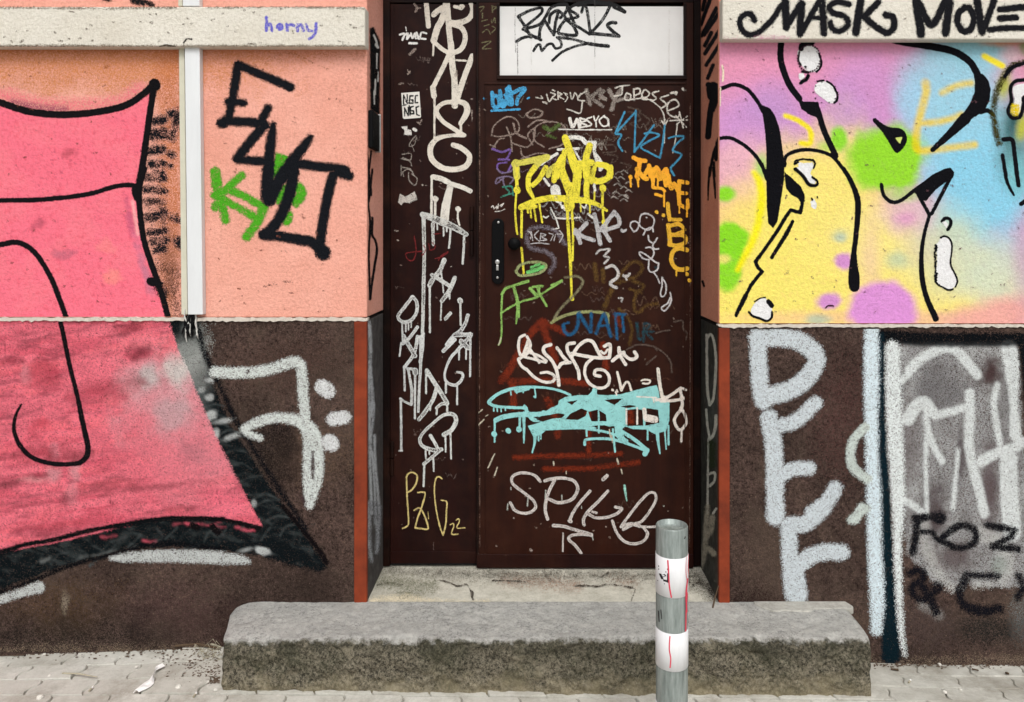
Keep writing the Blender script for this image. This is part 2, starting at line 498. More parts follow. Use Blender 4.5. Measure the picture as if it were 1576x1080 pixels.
class Field:
    def __init__(s, x0, y0, x1, y1, cell):
        s.nx = int(math.ceil((x1 - x0) / cell)) + 1
        s.ny = int(math.ceil((y1 - y0) / cell)) + 1
        s.x0, s.y0, s.cell = x0, y0, cell
        s.X, s.Y = np.meshgrid(x0 + np.arange(s.nx) * cell, y0 + np.arange(s.ny) * cell, indexing='ij')
        s.d = np.full((s.nx, s.ny), 99.0)
    def win(s, a, b, c, d):
        i0 = max(0, int((a - s.x0) / s.cell)); i1 = min(s.nx, int((b - s.x0) / s.cell) + 2)
        j0 = max(0, int((c - s.y0) / s.cell)); j1 = min(s.ny, int((d - s.y0) / s.cell) + 2)
        return (slice(i0, i1), slice(j0, j1)) if i1 > i0 and j1 > j0 else None
    def seg(s, a, b, pad):
        r = max(a[2], b[2]) + pad
        w = s.win(min(a[0], b[0]) - r, max(a[0], b[0]) + r, min(a[1], b[1]) - r, max(a[1], b[1]) + r)
        if w is None: return
        X, Y = s.X[w], s.Y[w]
        vx, vy = b[0] - a[0], b[1] - a[1]
        L = vx * vx + vy * vy + 1e-9
        t = np.clip(((X - a[0]) * vx + (Y - a[1]) * vy) / L, 0, 1)
        dd = np.hypot(X - a[0] - vx * t, Y - a[1] - vy * t) - (a[2] + (b[2] - a[2]) * t)
        s.d[w] = np.minimum(s.d[w], dd)
    def poly(s, P):
        P = np.asarray(P, float)
        w = s.win(P[:, 0].min() - 12, P[:, 0].max() + 12, P[:, 1].min() - 12, P[:, 1].max() + 12)
        if w is None: return None, None
        X, Y = s.X[w], s.Y[w]
        ins = np.zeros(X.shape, bool); dd = np.full(X.shape, 1e9)
        for i in range(len(P)):
            a, b = P[i], P[(i + 1) % len(P)]
            vx, vy = b[0] - a[0], b[1] - a[1]
            L = vx * vx + vy * vy + 1e-9
            t = np.clip(((X - a[0]) * vx + (Y - a[1]) * vy) / L, 0, 1)
            dd = np.minimum(dd, np.hypot(X - a[0] - vx * t, Y - a[1] - vy * t))
            c = ((a[1] > Y) != (b[1] > Y))
            if abs(vy) > 1e-9:
                ins ^= c & (X < vx * (Y - a[1]) / vy + a[0])
        return w, np.where(ins, -dd, dd)
    def draw(s, items, pad=8):
        for kind, P in items:
            if kind in 'sp':
                Q = P if kind == 'p' else catmull(P)
                if len(Q) == 1: Q = [Q[0], (Q[0][0] + 0.01,) + tuple(Q[0][1:])]
                for i in range(len(Q) - 1): s.seg(Q[i], Q[i + 1], pad)
            else:
                Q = P if kind in 'fh' else catmull(list(P) + [P[0]])
                w, dd = s.poly(np.asarray(Q)[:, :2])
                if w is None: continue
                s.d[w] = np.maximum(s.d[w], -dd) if kind == 'h' else np.minimum(s.d[w], dd)
        return s

def grid_mesh(name, P, keep, col, d, soft, m, parent, label=None):
    nx, ny = P.shape[:2]
    use = keep[:-1, :-1] | keep[1:, :-1] | keep[:-1, 1:] | keep[1:, 1:]
    if not use.any(): return None
    idx = np.arange(nx * ny).reshape(nx, ny)
    q = np.stack([idx[:-1, :-1], idx[:-1, 1:], idx[1:, 1:], idx[1:, :-1]], -1)[use]
    u, inv = np.unique(q, return_inverse=True)
    inv = inv.reshape(-1)
    me = bpy.data.meshes.new(name)
    me.vertices.add(len(u)); me.vertices.foreach_set('co', P.reshape(-1, 3)[u].astype(np.float32).ravel())
    me.loops.add(len(inv)); me.loops.foreach_set('vertex_index', inv.astype(np.int32))
    me.polygons.add(len(q)); me.polygons.foreach_set('loop_start', np.arange(0, len(inv), 4, dtype=np.int32))
    me.update(calc_edges=True)
    ca = me.color_attributes.new('Col', 'FLOAT_COLOR', 'POINT')
    ca.data.foreach_set('color', col.reshape(-1, 4)[u].astype(np.float32).ravel())
    for nm, arr in (('d', d), ('soft', soft)):
        a = me.attributes.new(nm, 'FLOAT', 'POINT')
        a.data.foreach_set('value', (arr.reshape(-1)[u] if not np.isscalar(arr) else np.full(len(u), arr)).astype(np.float32))
    me.materials.append(m)
    o = link(name, me, parent)
    if label: o['label'] = label
    return o

OWNER = {}
def sheet_points(F, surf):
    plane, clip, kind = SURF[surf]
    LAYER[surf] += 1
    step = 0.00006 if kind == 'metal' else 0.0001
    off = 0.0003 + LAYER[surf] * step
    X = np.clip(F.X, clip[0], clip[2]); Y = np.clip(F.Y, clip[1], clip[3])
    inside = (F.X >= clip[0] - F.cell) & (F.X <= clip[2] + F.cell) & (F.Y >= clip[1] - F.cell) & (F.Y <= clip[3] + F.cell)
    P = hit(X, Y, plane, off)
    P = P - np.array(OWNER[surf].get('origin_', (0, 0, 0)))
    return P, inside, kind

def draw(surf, label, color, items, view=(0, 0, 1), w=20, soft=0.5, op=1.0, wear=0.0, k=None, name='graffiti_tag', streak=0.0, jit=0.5, hollow=0.0):
    """one painted tag: a thin skin of paint with its own outline, a child of the surface it is painted on"""
    surfs = [surf] if isinstance(surf, str) else surf
    metal = SURF[surfs[0]][2] == 'metal'
    if not metal and soft > 1.0: soft *= 1.6
    grow = 0.05 if metal else (0.4 if soft < 1.0 else 0.9)
    it = parse(items, view, w) if isinstance(items, str) else items
    A = np.array([p for _, P in it for p in P])
    r = A[:, 2].max() + soft * 2.2 + 3
    x0, x1, y0, y1 = A[:, 0].min() - r, A[:, 0].max() + r, A[:, 1].min() - r, A[:, 1].max() + r
    cell = float(np.clip(np.median(A[:, 2]) * 0.55, 0.55, 1.5))
    if (x1 - x0) * (y1 - y0) > 60000: cell = max(cell, 1.0)
    for sf in surfs:
        c = SURF[sf][1]
        a0, a1, b0, b1 = max(x0, c[0] - 2), min(x1, c[2] + 2), max(y0, c[1] - 2), min(y1, c[3] + 2)
        if a1 <= a0 or b1 <= b0: continue
        F = Field(a0, b0, a1, b1, cell).draw(it, pad=soft * 2 + 4)
        F.d = F.d - grow
        if jit:
            F.d = F.d + (fbm(F.X / 7, F.Y / 7, len(label), 3) - 0.5) * 2 * jit * min(1.6, 0.5 + soft * 0.4)
        kk = k if k is not None else {'metal': 1.0, 'plinth': 1.06}.get(SURF[sf][2], 0.95)
        c3 = np.array(lin(color, kk))
        col = np.ones(F.d.shape + (4,)); col[..., :3] = np.minimum(c3, 0.86)
        a = np.full(F.d.shape, 1.0 if op >= 0.97 else op)
        if wear: a = a * (1 - wear * sstep(0.45, 0.72, fbm(F.X / 9, F.Y / 9, 5 + len(label), 5)))
        if hollow: a = a * (1 - hollow * sstep(-0.9, -2.4, F.d) * sstep(0.35, 0.6, fbm(F.X / 12, F.Y / 16, 3, 4)))
        if streak: a = a * (1 - streak * sstep(0.4, 0.7, fbm(F.X / 2.2, F.Y / 40, 9, 3)))
        col[..., 3] = a
        P, inside, kind = sheet_points(F, sf)
        o = grid_mesh(name, P, (F.d < soft * 1.9) & inside, col, F.d, soft, M['paint_' + kind], OWNER[sf], label)
        if o is not None and any(q in label for q in ('chips', 'specks', 'scribble', 'dotted', 'scratch', 'shadow marks')): o['kind'] = 'stuff'

class Canvas:
    """many soft colours mixed into one painted skin (a mural's ground)"""
    def __init__(s, x0, y0, x1, y1, cell=2.0):
        s.F = Field(x0, y0, x1, y1, cell)
        s.rgb = np.zeros(s.F.d.shape + (3,)); s.a = np.zeros(s.F.d.shape)
    def over(s, color, a, k=0.95):
        a = np.clip(a, 0, 1); c = np.array(lin(color, k))
        na = a + s.a * (1 - a)
        s.rgb = np.where(na[..., None] > 1e-5, (c * a[..., None] + s.rgb * (s.a * (1 - a))[..., None]) / np.maximum(na, 1e-5)[..., None], s.rgb)
        s.a = na
    def ell(s, color, cx, cy, rx, ry, soft=12, op=1, rot=0, rag=0.25, seed=0):
        X, Y = s.F.X - cx, s.F.Y - cy
        t = math.radians(rot); U, V = X * math.cos(t) + Y * math.sin(t), -X * math.sin(t) + Y * math.cos(t)
        r = min(rx, ry)
        d = (np.hypot(U / rx, V / ry) - 1) * r
        d = d + (fbm(s.F.X / (r * 0.5 + 6), s.F.Y / (r * 0.5 + 6), seed, 4) - 0.5) * r * rag * 2
        s.over(color, op * sstep(soft, -soft, d))
    def shape(s, color, items, view=(0, 0, 1), w=20, soft=1, op=1, wear=0, seed=0, jit=1.0, mod=None):
        s.F.d[:] = 99.0
        s.F.draw(parse(items, view, w), pad=soft * 2 + 6)
        d = s.F.d + (fbm(s.F.X / 8, s.F.Y / 8, seed, 3) - 0.5) * 2 * jit
        a = op * sstep(soft, -soft, d)
        if wear: a = a * (1 - wear * sstep(0.42, 0.7, fbm(s.F.X / 12, s.F.Y / 8, seed + 3, 5)))
        if mod is not None: a = a * mod
        s.over(color, a)
    def build(s, surf, label, name='mural_ground'):
        P, inside, kind = sheet_points(s.F, surf)
        col = np.concatenate([np.clip(s.rgb, 0, 0.86), s.a[..., None]], -1)
        return grid_mesh(name, P, (s.a > 0.012) & inside, col, -9.0, 1.0, M['paint_' + kind], OWNER[surf], label)

# ------------------------------------------------------------------ the ground
def gz(x, y):
    """height of the pavement"""
    pts = [(-6, -0.06), (-1.97, -0.036), (-1.2, -0.006), (-0.9, 0.0), (0.9, -0.03), (1.4, -0.066), (1.97, -0.074), (6, -0.1)]
    w = np.interp(x, [p[0] for p in pts], [p[1] for p in pts])
    f = np.interp(x, [-6, -1.0, 1.0, 6], [-0.03, -0.002, -0.02, -0.05])
    t = min(1, max(0, -y / 0.32))
    return float(w * (1 - t) + f * t)

g = MB()
xs = [-60, -6] + [-4 + 0.4 * i for i in range(21)] + [6, 60]
ys = [-60, -6, -2, -1, -0.6, -0.32, -0.16, 0.0, 0.25]
for x in xs:
    for y in ys:
        g.v.append((x, y, gz(x, y) - 0.008))
for i in range(len(xs) - 1):
    for j in range(len(ys) - 1):
        a = i * len(ys) + j
        g.f.append((a, a + len(ys), a + len(ys) + 1, a + 1))
pavement = g.build('pavement', M['ground'])
tag(pavement, kind='structure')

def paver_mesh(L, Wd, seed):
    r = random.Random(seed)
    def side(n, a, b, amp, ph):
        out = []
        for i in range(n):
            t = i / n
            x = a[0] + (b[0] - a[0]) * t; y = a[1] + (b[1] - a[1]) * t
            o = amp * math.sin(2 * math.pi * t + ph) + r.uniform(-.0008, .0008)
            dx, dy = b[0] - a[0], b[1] - a[1]; q = math.hypot(dx, dy)
            out.append((x - dy / q * o, y + dx / q * o))
        return out
    e = 0.0026
    L2, W2 = L / 2 - e, Wd / 2 - e
    c = [(-L2, -W2), (L2, -W2), (L2, W2), (-L2, W2)]
    pts = side(4, c[0], c[1], 0.0, 0) + side(8, c[1], c[2], 0.010, 0) + side(4, c[2], c[3], 0.0, 0) + side(8, c[3], c[0], 0.010, 0)
    n = len(pts); v = []; f = []
    for s_, z in ((1, -0.05), (1, -0.004), (0.98, 0.0)):
        v += [(x * s_, y * s_, z) for x, y in pts]
    for k in range(2):
        for i in range(n):
            j = (i + 1) % n
            f.append((k * n + i, k * n + j, (k + 1) * n + j, (k + 1) * n + i))
    f.append(tuple(2 * n + i for i in range(n)))
    me = bpy.data.meshes.new('paver')
    me.from_pydata(v, [], f); me.materials.append(M['paver'])
    return me
PM = [paver_mesh(0.20, 0.10, s) for s in range(6)]
STEP_X0, STEP_X1, STEP_Y = CAMX + (311 - VX) / 443.5, CAMX + (1355 - VX) / 443.5, -0.28
for row in range(9):
    y = -0.052 - row * 0.1
    for c in range(-13, 14):
        x = c * 0.2 + (0.1 if row % 2 else 0) + 0.03
        if y > STEP_Y + 0.03 and STEP_X0 + 0.12 < x < STEP_X1 - 0.12: continue
        o = link('paver', random.choice(PM), pavement)
        o.location = (x, y, gz(x, y) + random.uniform(-0.004, 0.003))
        dx = (gz(x + 0.08, y) - gz(x - 0.08, y)) / 0.16; dy = (gz(x, y + 0.04) - gz(x, y - 0.04)) / 0.08
        o.rotation_euler = (math.atan(dy) + random.uniform(-.008, .008), -math.atan(dx) + random.uniform(-.006, .006), random.uniform(-.006, .006))
far = MB()
pts0 = [tuple(v.co) for v in PM[0].vertices]; fs0 = [tuple(p.vertices) for p in PM[0].polygons]
for row in range(9, 38):
    y = -0.052 - row * 0.1
    for c in range(-16, 17):
        x = c * 0.2 + (0.1 if row % 2 else 0) + 0.03
        b = len(far.v); zz = gz(x, y) + random.uniform(-0.002, 0.002)
        far.v += [(p[0] + x, p[1] + y, p[2] + zz) for p in pts0]
        far.f += [tuple(b + i for i in q) for q in fs0]
fo = far.build('paving', M['paver'], pavement); fo['kind'] = 'stuff'

# ------------------------------------------------------------------ the building
bld = empty('building', (0, 0, 0), label='salmon plastered house front with brown plinth, covered in graffiti murals', cat='building')
ZPL = at(0, 490, 0)[1]; ZPR = at(0, 500, 0)[1]
TOP = 4.3
w = MB().box(-6, XL, YL, 0.5, ZPL + 0.004, TOP)
lwall = w.build('plaster_wall', M['salmon'], bld, bevel=0.006, seg=3)
lwall['label'] = 'salmon plaster wall left of the door'
w = MB().box(XR, 6, YL, 0.5, ZPR + 0.004, TOP)
rwall = w.build('plaster_wall', M['salmon_dark'], bld, bevel=0.006, seg=3)
rwall['label'] = 'plaster wall right of the door under a pastel mural'
MB().box(XL, XR, 0.0, 0.5, 2.95, TOP).build('lintel', M['salmon'], bld)
lpl = MB().box(-6, XL - 0.0485, YPL, 0.45, -0.25, ZPL - 0.008)
lpl = lpl.build('plinth', M['plinth'], bld); lpl['label'] = 'brown roughcast plinth left of the door'
rpl = MB().box(XR + 0.0415, 6, YPR, 0.45, -0.25, ZPR - 0.008).build('plinth', M['plinth'], bld)
rpl['label'] = 'brown roughcast plinth right of the door'
lrv = MB().box(XL - 0.046, XL, 0.012, 0.45, -0.05, ZPL - 0.009).build('reveal', m_simple('grey_reveal_paint', lin((72, 68, 66)), 0.8, 0, 0.45, 14, 0.4, lin((44, 40, 40))), bld)
rrv = MB().box(XR, XR + 0.039, 0.012, 0.45, -0.05, ZPR - 0.009).build('reveal', m_simple('black_green_reveal_paint', lin((46, 46, 38)), 0.7, 0, 0.45, 14, 0.4, lin((26, 25, 24))), bld)
MB().box(XL - 0.0475, XL + 0.0015, -0.013, 0.010, at(0, 927)[1], ZPL - 0.010).build('corner_trim', M['rust_red'], bld, bevel=0.003)
MB().box(XR - 0.0015, XR + 0.040, -0.013, 0.010, at(0, 931)[1], ZPR - 0.010).build('corner_trim', M['rust_red'], bld, bevel=0.003)

def ragged_bar(name, x0, x1, zc, h, y0, y1, m, parent, seed, step=0.012, amp=0.0018):
    r = random.Random(seed); mb = MB(); n = int((x1 - x0) / step)
    for i in range(n + 1):
        x = x0 + (x1 - x0) * i / n
        a, b, c = r.gauss(0, amp), r.gauss(0, amp), r.gauss(0, amp * 1.2)
        mb.v += [(x, y0 + c, zc - h / 2 + a), (x, y0 + c, zc + h / 2 + b), (x, y1, zc + h / 2 + b), (x, y1, zc - h / 2 + a)]
        if i:
            q = 4 * i
            for k in range(4):
                k2 = (k + 1) % 4
                mb.f.append((q - 4 + k, q + k, q + k2, q - 4 + k2))
    e = 4 * n
    mb.f += [(0, 1, 2, 3), (e + 3, e + 2, e + 1, e)]
    return mb.build(name, m, parent)
ragged_bar('ledge', -3.2, XL + 0.004, ZPL - 0.002, 0.012, -0.012, 0.02, M['ledge'], bld, 1)
ragged_bar('ledge', XR - 0.004, 3.2, ZPR - 0.002, 0.010, -0.012, 0.02, M['ledge'], bld, 2)

# string courses
def course(px0, px1, pt, pb, xe0=None, xe1=None):
    x0 = at(px0, 0, YC)[0] if xe0 is None else xe0
    x1 = at(px1, 0, YC)[0] if xe1 is None else xe1
    z0, z1 = at(0, pb, YC)[1], at(0, pt, YC)[1]
    return MB().box(x0, x1, YC, 0.02, z0, z1).build('string_course', M['cream'], bld, bevel=0.006, seg=3)
lco = course(0, 562, 10, 71.5, xe0=-6)
rco = course(1112, 0, -5, 60.5, xe1=6)
lco['label'] = 'cream plaster band above the left wall'; rco['label'] = 'cream plaster band above the right wall'

for k_, v_ in dict(lplaster=lwall, rplaster=rwall, lplinth=lpl, rplinth=rpl, lcornice=lco, rcornice=rco, lreveal=lwall,
                   rreveal=rwall, lreveal_low=lrv, rreveal_low=rrv).items():
    OWNER[k_] = v_

# ------------------------------------------------------------------ doorstep and sill
sill = empty('threshold', (0, 0, 0), label='worn cracked concrete threshold between door and stone step', cat='threshold')
mb = MB(); nx, ny = 180, 50
xa, xb, ya, yb = XL - 0.02, XR + 0.02, -0.004, 0.34
for i in range(nx + 1):
    for j in range(ny + 1):
        x = xa + (xb - xa) * i / nx; y = ya + (yb - ya) * j / ny
        z = ZF - 0.0045 + 0.006 * (float(fbm(x * 9 + 40, y * 9 + 40, 2, 5)) - 0.5)
        mb.v.append((x, y, z))
for i in range(nx):
    for j in range(ny):
        a = i * (ny + 1) + j
        mb.f.append((a, a + ny + 1, a + ny + 2, a + 1))
so = mb.build('concrete_surface', M['sill'], sill, smooth=True)
MB().box(xa, xb, ya + 0.004, 0.45, -0.1, ZF - 0.012).build('concrete_base', M['sill'], sill)
OWNER['sill'] = so

def stone_step():
    """long worn stone block: a rounded profile carried along x, roughened"""
    X0, X1 = STEP_X0, STEP_X1
    H = ZF; prof = []; R = 0.022
    for t in np.linspace(0, 1, 34): prof.append((0.0 + (STEP_Y + R) * t, H, 0.0))
    for a in np.linspace(8, 82, 7):
        a = math.radians(a); prof.append((STEP_Y + R - R * math.sin(a), H - R + R * math.cos(a), 0.35 + 0.25 * a))
    for t in np.linspace(0, 1, 30): prof.append((STEP_Y, H - R - (H + 0.055 - R) * t, 1.0))
    prof = np.array(prof)
    N = 420; xs = np.linspace(0, 1, N + 1); xs = X0 + (X1 - X0) * xs
    x = xs[:, None] * np.ones(len(prof))[None]; y = np.ones(N + 1)[:, None] * prof[:, 0][None]; z = np.ones(N + 1)[:, None] * prof[:, 1][None]
    fr = np.ones(N + 1)[:, None] * prof[:, 2][None]
    # soften both ends
    def endr(dist, rr):
        t = np.clip(1 - dist / rr, 0, 1)
        return 1 - np.sqrt(np.maximum(0, 1 - t * t))
    el = endr(x - X0, 0.075); er = endr(X1 - x, 0.035)
    e = np.maximum(el * 0.05 / 0.075, er * 0.028 / 0.035)
    # both ends are worn: the corners round off in plan and the left end sags
    ty = np.clip(y / STEP_Y, 0, 1)
    left = sstep(0.16, 0.0, x - X0); right = sstep(0.05, 0.0, X1 - x)
    x = x + 0.030 * left * (ty ** 4) * sstep(0.10, 0.0, x - X0)
    y = y + (e * 0.8) * ty ** 2
    z = z - (0.040 * endr(np.ones_like(x) * (x - X0), 0.11) + 0.020 * endr(np.ones_like(x) * (X1 - x), 0.05)) * sstep(0.02, 0.14, z)
    x = x - 0.012 * right * sstep(0.02, 0.13, z)
    s = np.arange(len(prof))[None] * np.ones(N + 1)[:, None]
    n1 = fbm(x * 20 + 3, s * 0.20, 1, 6) - 0.5
    n2 = fbm(x * 42 + 7, s * 0.42 + x * 5, 4, 5) - 0.5
    low = fbm(x * 2.3 + 9, s * 0.05, 6, 3) - 0.5
    isf = sstep(0.3, 0.9, fr)
    y = y - (n1 * 0.028 + n2 * 0.014) * isf - low * 0.014 * isf
    z = z + (n1 * 0.010 + n2 * 0.002) * (1 - isf) + low * 0.010 * (1 - isf) * sstep(0, 0.5, -y * 3)
    edge = np.exp(-((s - 37) / 5.0) ** 2)
    chip = sstep(0.52, 0.72, fbm(x * 8 + 5, s * 0.05, 8, 5)) * edge
    z = z - chip * 0.017; y = y + chip * 0.016
    V = np.stack([x, y, z], -1)
    V[:, 0, 2] = np.minimum(V[:, 0, 2], H - 0.002)
    m_, p_ = N + 1, len(prof)
    me = bpy.data.meshes.new('stone_step')
    idx = np.arange(m_ * p_).reshape(m_, p_)
    q = np.stack([idx[:-1, :-1], idx[:-1, 1:], idx[1:, 1:], idx[1:, :-1]], -1).reshape(-1, 4)
    verts = V.reshape(-1, 3).tolist(); faces = q.tolist()
    for end in (0, m_ - 1):     # close the ends
        b = len(verts)
        x_ = V[end, 0, 0]
        for j in range(p_): verts.append((float(V[end, j, 0]), 0.0 if j < 34 else 0.0, float(V[end, j, 2])))
        for j in range(p_ - 1):
            f = [int(idx[end, j]), int(idx[end, j + 1]), b + j + 1, b + j]
            faces.append(f if end == 0 else f[::-1])
    me.from_pydata(verts, [], faces); me.validate()
    me.materials.append(M['step'])
    a = me.attributes.new('front', 'FLOAT', 'POINT')
    vals = np.concatenate([fr.ravel(), np.ones(2 * p_)])
    a.data.foreach_set('value', vals.astype(np.float32))
    lw = me.attributes.new('low', 'FLOAT', 'POINT')
    lv = np.clip((H - V[..., 2]) / (H + 0.03), 0, 1).ravel()
    lw.data.foreach_set('value', np.concatenate([lv, np.full(2 * p_, 0.5)]).astype(np.float32))
    me.polygons.foreach_set('use_smooth', [True] * len(me.polygons))
    return link('stone_step', me)
step = stone_step()
tag(step, 'long weathered grey stone step with dark mossy front below the door', 'step')
# thin broken mortar layer at the right back of the step
cx = [at(p, 0, -0.03)[0] for p in (1166, 1308)]
r = random.Random(4); pts = []
n = 26
for i in range(n + 1):
    t = i / n; pts.append((cx[0] + (cx[1] - cx[0]) * t, -0.072 - 0.010 * math.sin(t * 5) + r.uniform(-.005, .005) + 0.03 * max(0, 0.12 - t) / 0.12))
pts += [(cx[1] + 0.006, -0.045), (cx[1] - 0.008, -0.006), (cx[0] - 0.01, -0.006), (cx[0] - 0.012, -0.04)]
MB().slab(pts, ZF - 0.02, ZF + 0.004).build('mortar_layer', m_stone('grey_mortar', (lin((186, 183, 174)), lin((150, 148, 140)), lin((96, 94, 88)))), step, bevel=0.004)

# ------------------------------------------------------------------ the door
door = empty('entrance_door', (0, 0, 0), label='dark brown metal double door covered in white, yellow and teal tags', cat='door')
DT = 2.6
def zp(py, y): return at(0, py, y)[1]
def xp(px, y): return at(px, 0, y)[0]
ZB = ZF + 0.004
fl, fr_ = XL + 0.001, XR - 0.001
MB().box(fl, xp(600, 0.296), 0.296, 0.345, ZB, DT).box(xp(1068, 0.30), fr_, 0.300, 0.345, ZB, DT).box(xp(600, .296), xp(1068, .30), 0.302, 0.345, 2.57, DT).build('door_frame', M['frame'], door, bevel=0.002)
MB().box(fl, fr_, 0.346, 0.42, ZB - 0.02, 2.9).build('back_board', M['frame'], door)
MB().box(XL + 0.02, XR - 0.02, 0.312, 0.344, ZB, ZB + 0.022).build('weather_strip', M['rubber'], door)
# narrow side leaf
s0, s1 = xp(601, YSIDE), xp(733, YSIDE)
side = MB().box(s0, s1, YSIDE, 0.345, zp(862, YSIDE), 2.565).build('side_leaf', M['door_side'], door)
MB().box(s0, s1, YSIDE - 0.006, YSIDE - 0.0005, zp(866, YSIDE), zp(848, YSIDE)).box(s0, xp(606.5, YSIDE), YSIDE - 0.004, YSIDE - 0.0005, zp(848, YSIDE) + .0005, 2.565).build('rail', M['door_side'], side, bevel=0.0015)
# main leaf, a window board in its upper half
l0, l1 = xp(733.5, YLEAF), xp(1067, YLEAF)
wz = zp(116, YLEAF); wx0, wx1 = xp(769, YLEAF), xp(1052, YLEAF)
lb = MB().box(l0, l1, YLEAF, 0.330, zp(868, YLEAF), wz).box(l0, wx0, YLEAF, 0.330, wz, 2.565).box(wx1, l1, YLEAF, 0.330, wz, 2.565)
leaf = lb.build('door_leaf', M['door'], door)
e = 0.0008
st = MB()
st.box(l0, l1, YLEAF - 0.006, YLEAF - e, zp(873, YLEAF), zp(852, YLEAF))
st.build('bottom_rail', M['door_side'], leaf, bevel=0.0018)
MB().box(l0, xp(736.5, YLEAF), YLEAF - 0.009, YLEAF - e, zp(852, YLEAF) + .001, 2.565).build('edge_strip', M['frame'], leaf, bevel=0.0015)
MB().box(xp(745.5, YLEAF), xp(747.5, YLEAF), YLEAF - 0.0035, YLEAF - e, zp(852, YLEAF) + .001, zp(132, YLEAF)).box(xp(1053, YLEAF), xp(1055, YLEAF), YLEAF - 0.0035, YLEAF - e, zp(852, YLEAF) + .001, zp(132, YLEAF)).box(xp(745.5, YLEAF), xp(1055, YLEAF), YLEAF - 0.0045, YLEAF - e, zp(130, YLEAF), zp(127, YLEAF)).build('moulding', M['door'], leaf, bevel=0.001)
MB().box(wx0 - .012, wx1 + .012, YLEAF - 0.010, YLEAF - e, wz - 0.018, wz - 0.001).box(wx0 - .011, wx0 - .001, YLEAF - 0.008, YLEAF - e, wz + .0005, 2.56).box(wx1 + .001, wx1 + .011, YLEAF - 0.008, YLEAF - e, wz + .0005, 2.56).build('window_frame', M['frame'], leaf, bevel=0.002)
pan = MB().box(wx0 + .0005, wx1 - .0005, YPANEL, 0.31, wz + 0.0005, 2.55).build('window_board', M['panel'], door)
pan['label'] = 'white board filling the door window, tagged in black'
OWNER['side'] = side; OWNER['leaf'] = leaf; OWNER['stile'] = leaf; OWNER['panel'] = pan
# handle plate, knob and lock
hx, hz0, hz1 = xp(766.5, YLEAF), zp(437, YLEAF), zp(336, YLEAF)
pl = []
rr = 0.026
for a in range(0, 181, 15): pl.append((hx + rr * math.cos(math.radians(a)), hz1 - rr + rr * math.sin(math.radians(a))))
for a in range(180, 361, 15): pl.append((hx + rr * math.cos(math.radians(a)), hz0 + rr + rr * math.sin(math.radians(a))))
pl = pl[::-1]
hp = MB().prism(pl[::-1], YLEAF - 0.012, YLEAF - e).build('handle_plate', M['black'], leaf, bevel=0.003)
kx, kz = xp(792, YLEAF), zp(375, YLEAF)
MB().lathe([(0.0001, 0), (0.013, 0), (0.012, 0.022), (0.024, 0.030), (0.027, 0.042), (0.022, 0.052), (0.0001, 0.055)], (kx, YLEAF - e, kz), 32, 'y').build('door_knob', M['black'], leaf, smooth=True)
def disc(name, px, py, rad, m, y=YLEAF - 0.012, h=0.003):
    x, z = at(px, py, y)
    return MB().lathe([(rad, 0.0), (rad, h * .7), (rad * .7, h), (0.0001, h)], (x, y, z), 20, 'y').build(name, m, leaf, smooth=True)
disc('screw', 767, 342, 0.0055, M['steel']); disc('screw', 765.5, 427, 0.0055, M['steel']); disc('lock_cylinder', 765.5, 403, 0.0105, M['steel'], h=0.006)
kxx, kzz = at(765.5, 411, YLEAF - 0.012)
MB().box(kxx - 0.0055, kxx + 0.0055, YLEAF - 0.0165, YLEAF - 0.0122, kzz - 0.014, kzz + 0.010).build('lock_slot', M['steel'], leaf, bevel=0.002)
for (px, pa, pb, yy, par) in ((603, 678, 730, YSIDE, side), (726, 318, 392, YSIDE, side)):
    x = xp(px, yy - .01)
    MB().tube([(x, yy - 0.010, zp(pb, yy)), (x, yy - 0.010, zp((pa + pb) / 2 + 1, yy))], 0.009, 14).tube([(x, yy - 0.010, zp((pa + pb) / 2 - 1, yy)), (x, yy - 0.010, zp(pa, yy))], 0.009, 14).build('hinge', M['frame'], par, bevel=0.001)

# ------------------------------------------------------------------ things on the walls
duct = empty('cable_duct', (0, 0, 0), label='white plastic cable duct running up the left wall beside the pink mural', cat='cable duct')
def skew(px0t, px1t, px0b, px1b, pt, pb, y0, y1, name, m, bev=0.002):
    a, b = at(px0b, pb, y0), at(px1b, pb, y0); c, d = at(px1t, pt, y0), at(px0t, pt, y0)
    return MB().prism([a, b, c, d], y0, y1).build(name, m, duct, bevel=bev)
skew(284, 307, 289, 312, 69, 484, -0.030, -0.0006, 'duct_cover', M['white_plastic'])
skew(275, 283.4, 279, 288.4, 69, 484, -0.016, -0.0006, 'duct_edge', M['cream_plastic'])
skew(281, 307, 281, 307, -60, 9, -0.030, -0.0006, 'duct_cover', M['white_plastic'])
skew(274, 280.4, 274, 280.4, -60, 9, -0.016, -0.0006, 'duct_edge', M['cream_plastic'])
r = random.Random(8)
def shred(cnt, rad, m, lmin, lmax):
    tm = MB()
    for k in range(cnt):
        x, z = at(r.uniform(283, 302), r.uniform(480, 500), -0.02)
        L = r.uniform(lmin, lmax); xx = x; pth = [(x, -0.016, z + 0.012)]
        for q in range(4):
            xx += r.uniform(-.006, .006); pth.append((xx, -0.018 + r.uniform(-.008, .004), z - L * (q + 1) / 4))
        tm.tube(pth, [rad, rad * 1.2, rad, rad * 1.3, rad * .4], 6)
    o = tm.build('torn_end', m, duct); o['kind'] = 'stuff'
shred(9, 0.0038, m_simple('black_torn_foam', lin((20, 20, 22)), 0.9, 0, 0.4, 90, 0.4, spec=0.1), 0.04, 0.075)
shred(8, 0.0024, m_simple('white_torn_plastic', lin((206, 204, 198)), 0.8, 0, 0.5, 90, 0.4), 0.03, 0.09)

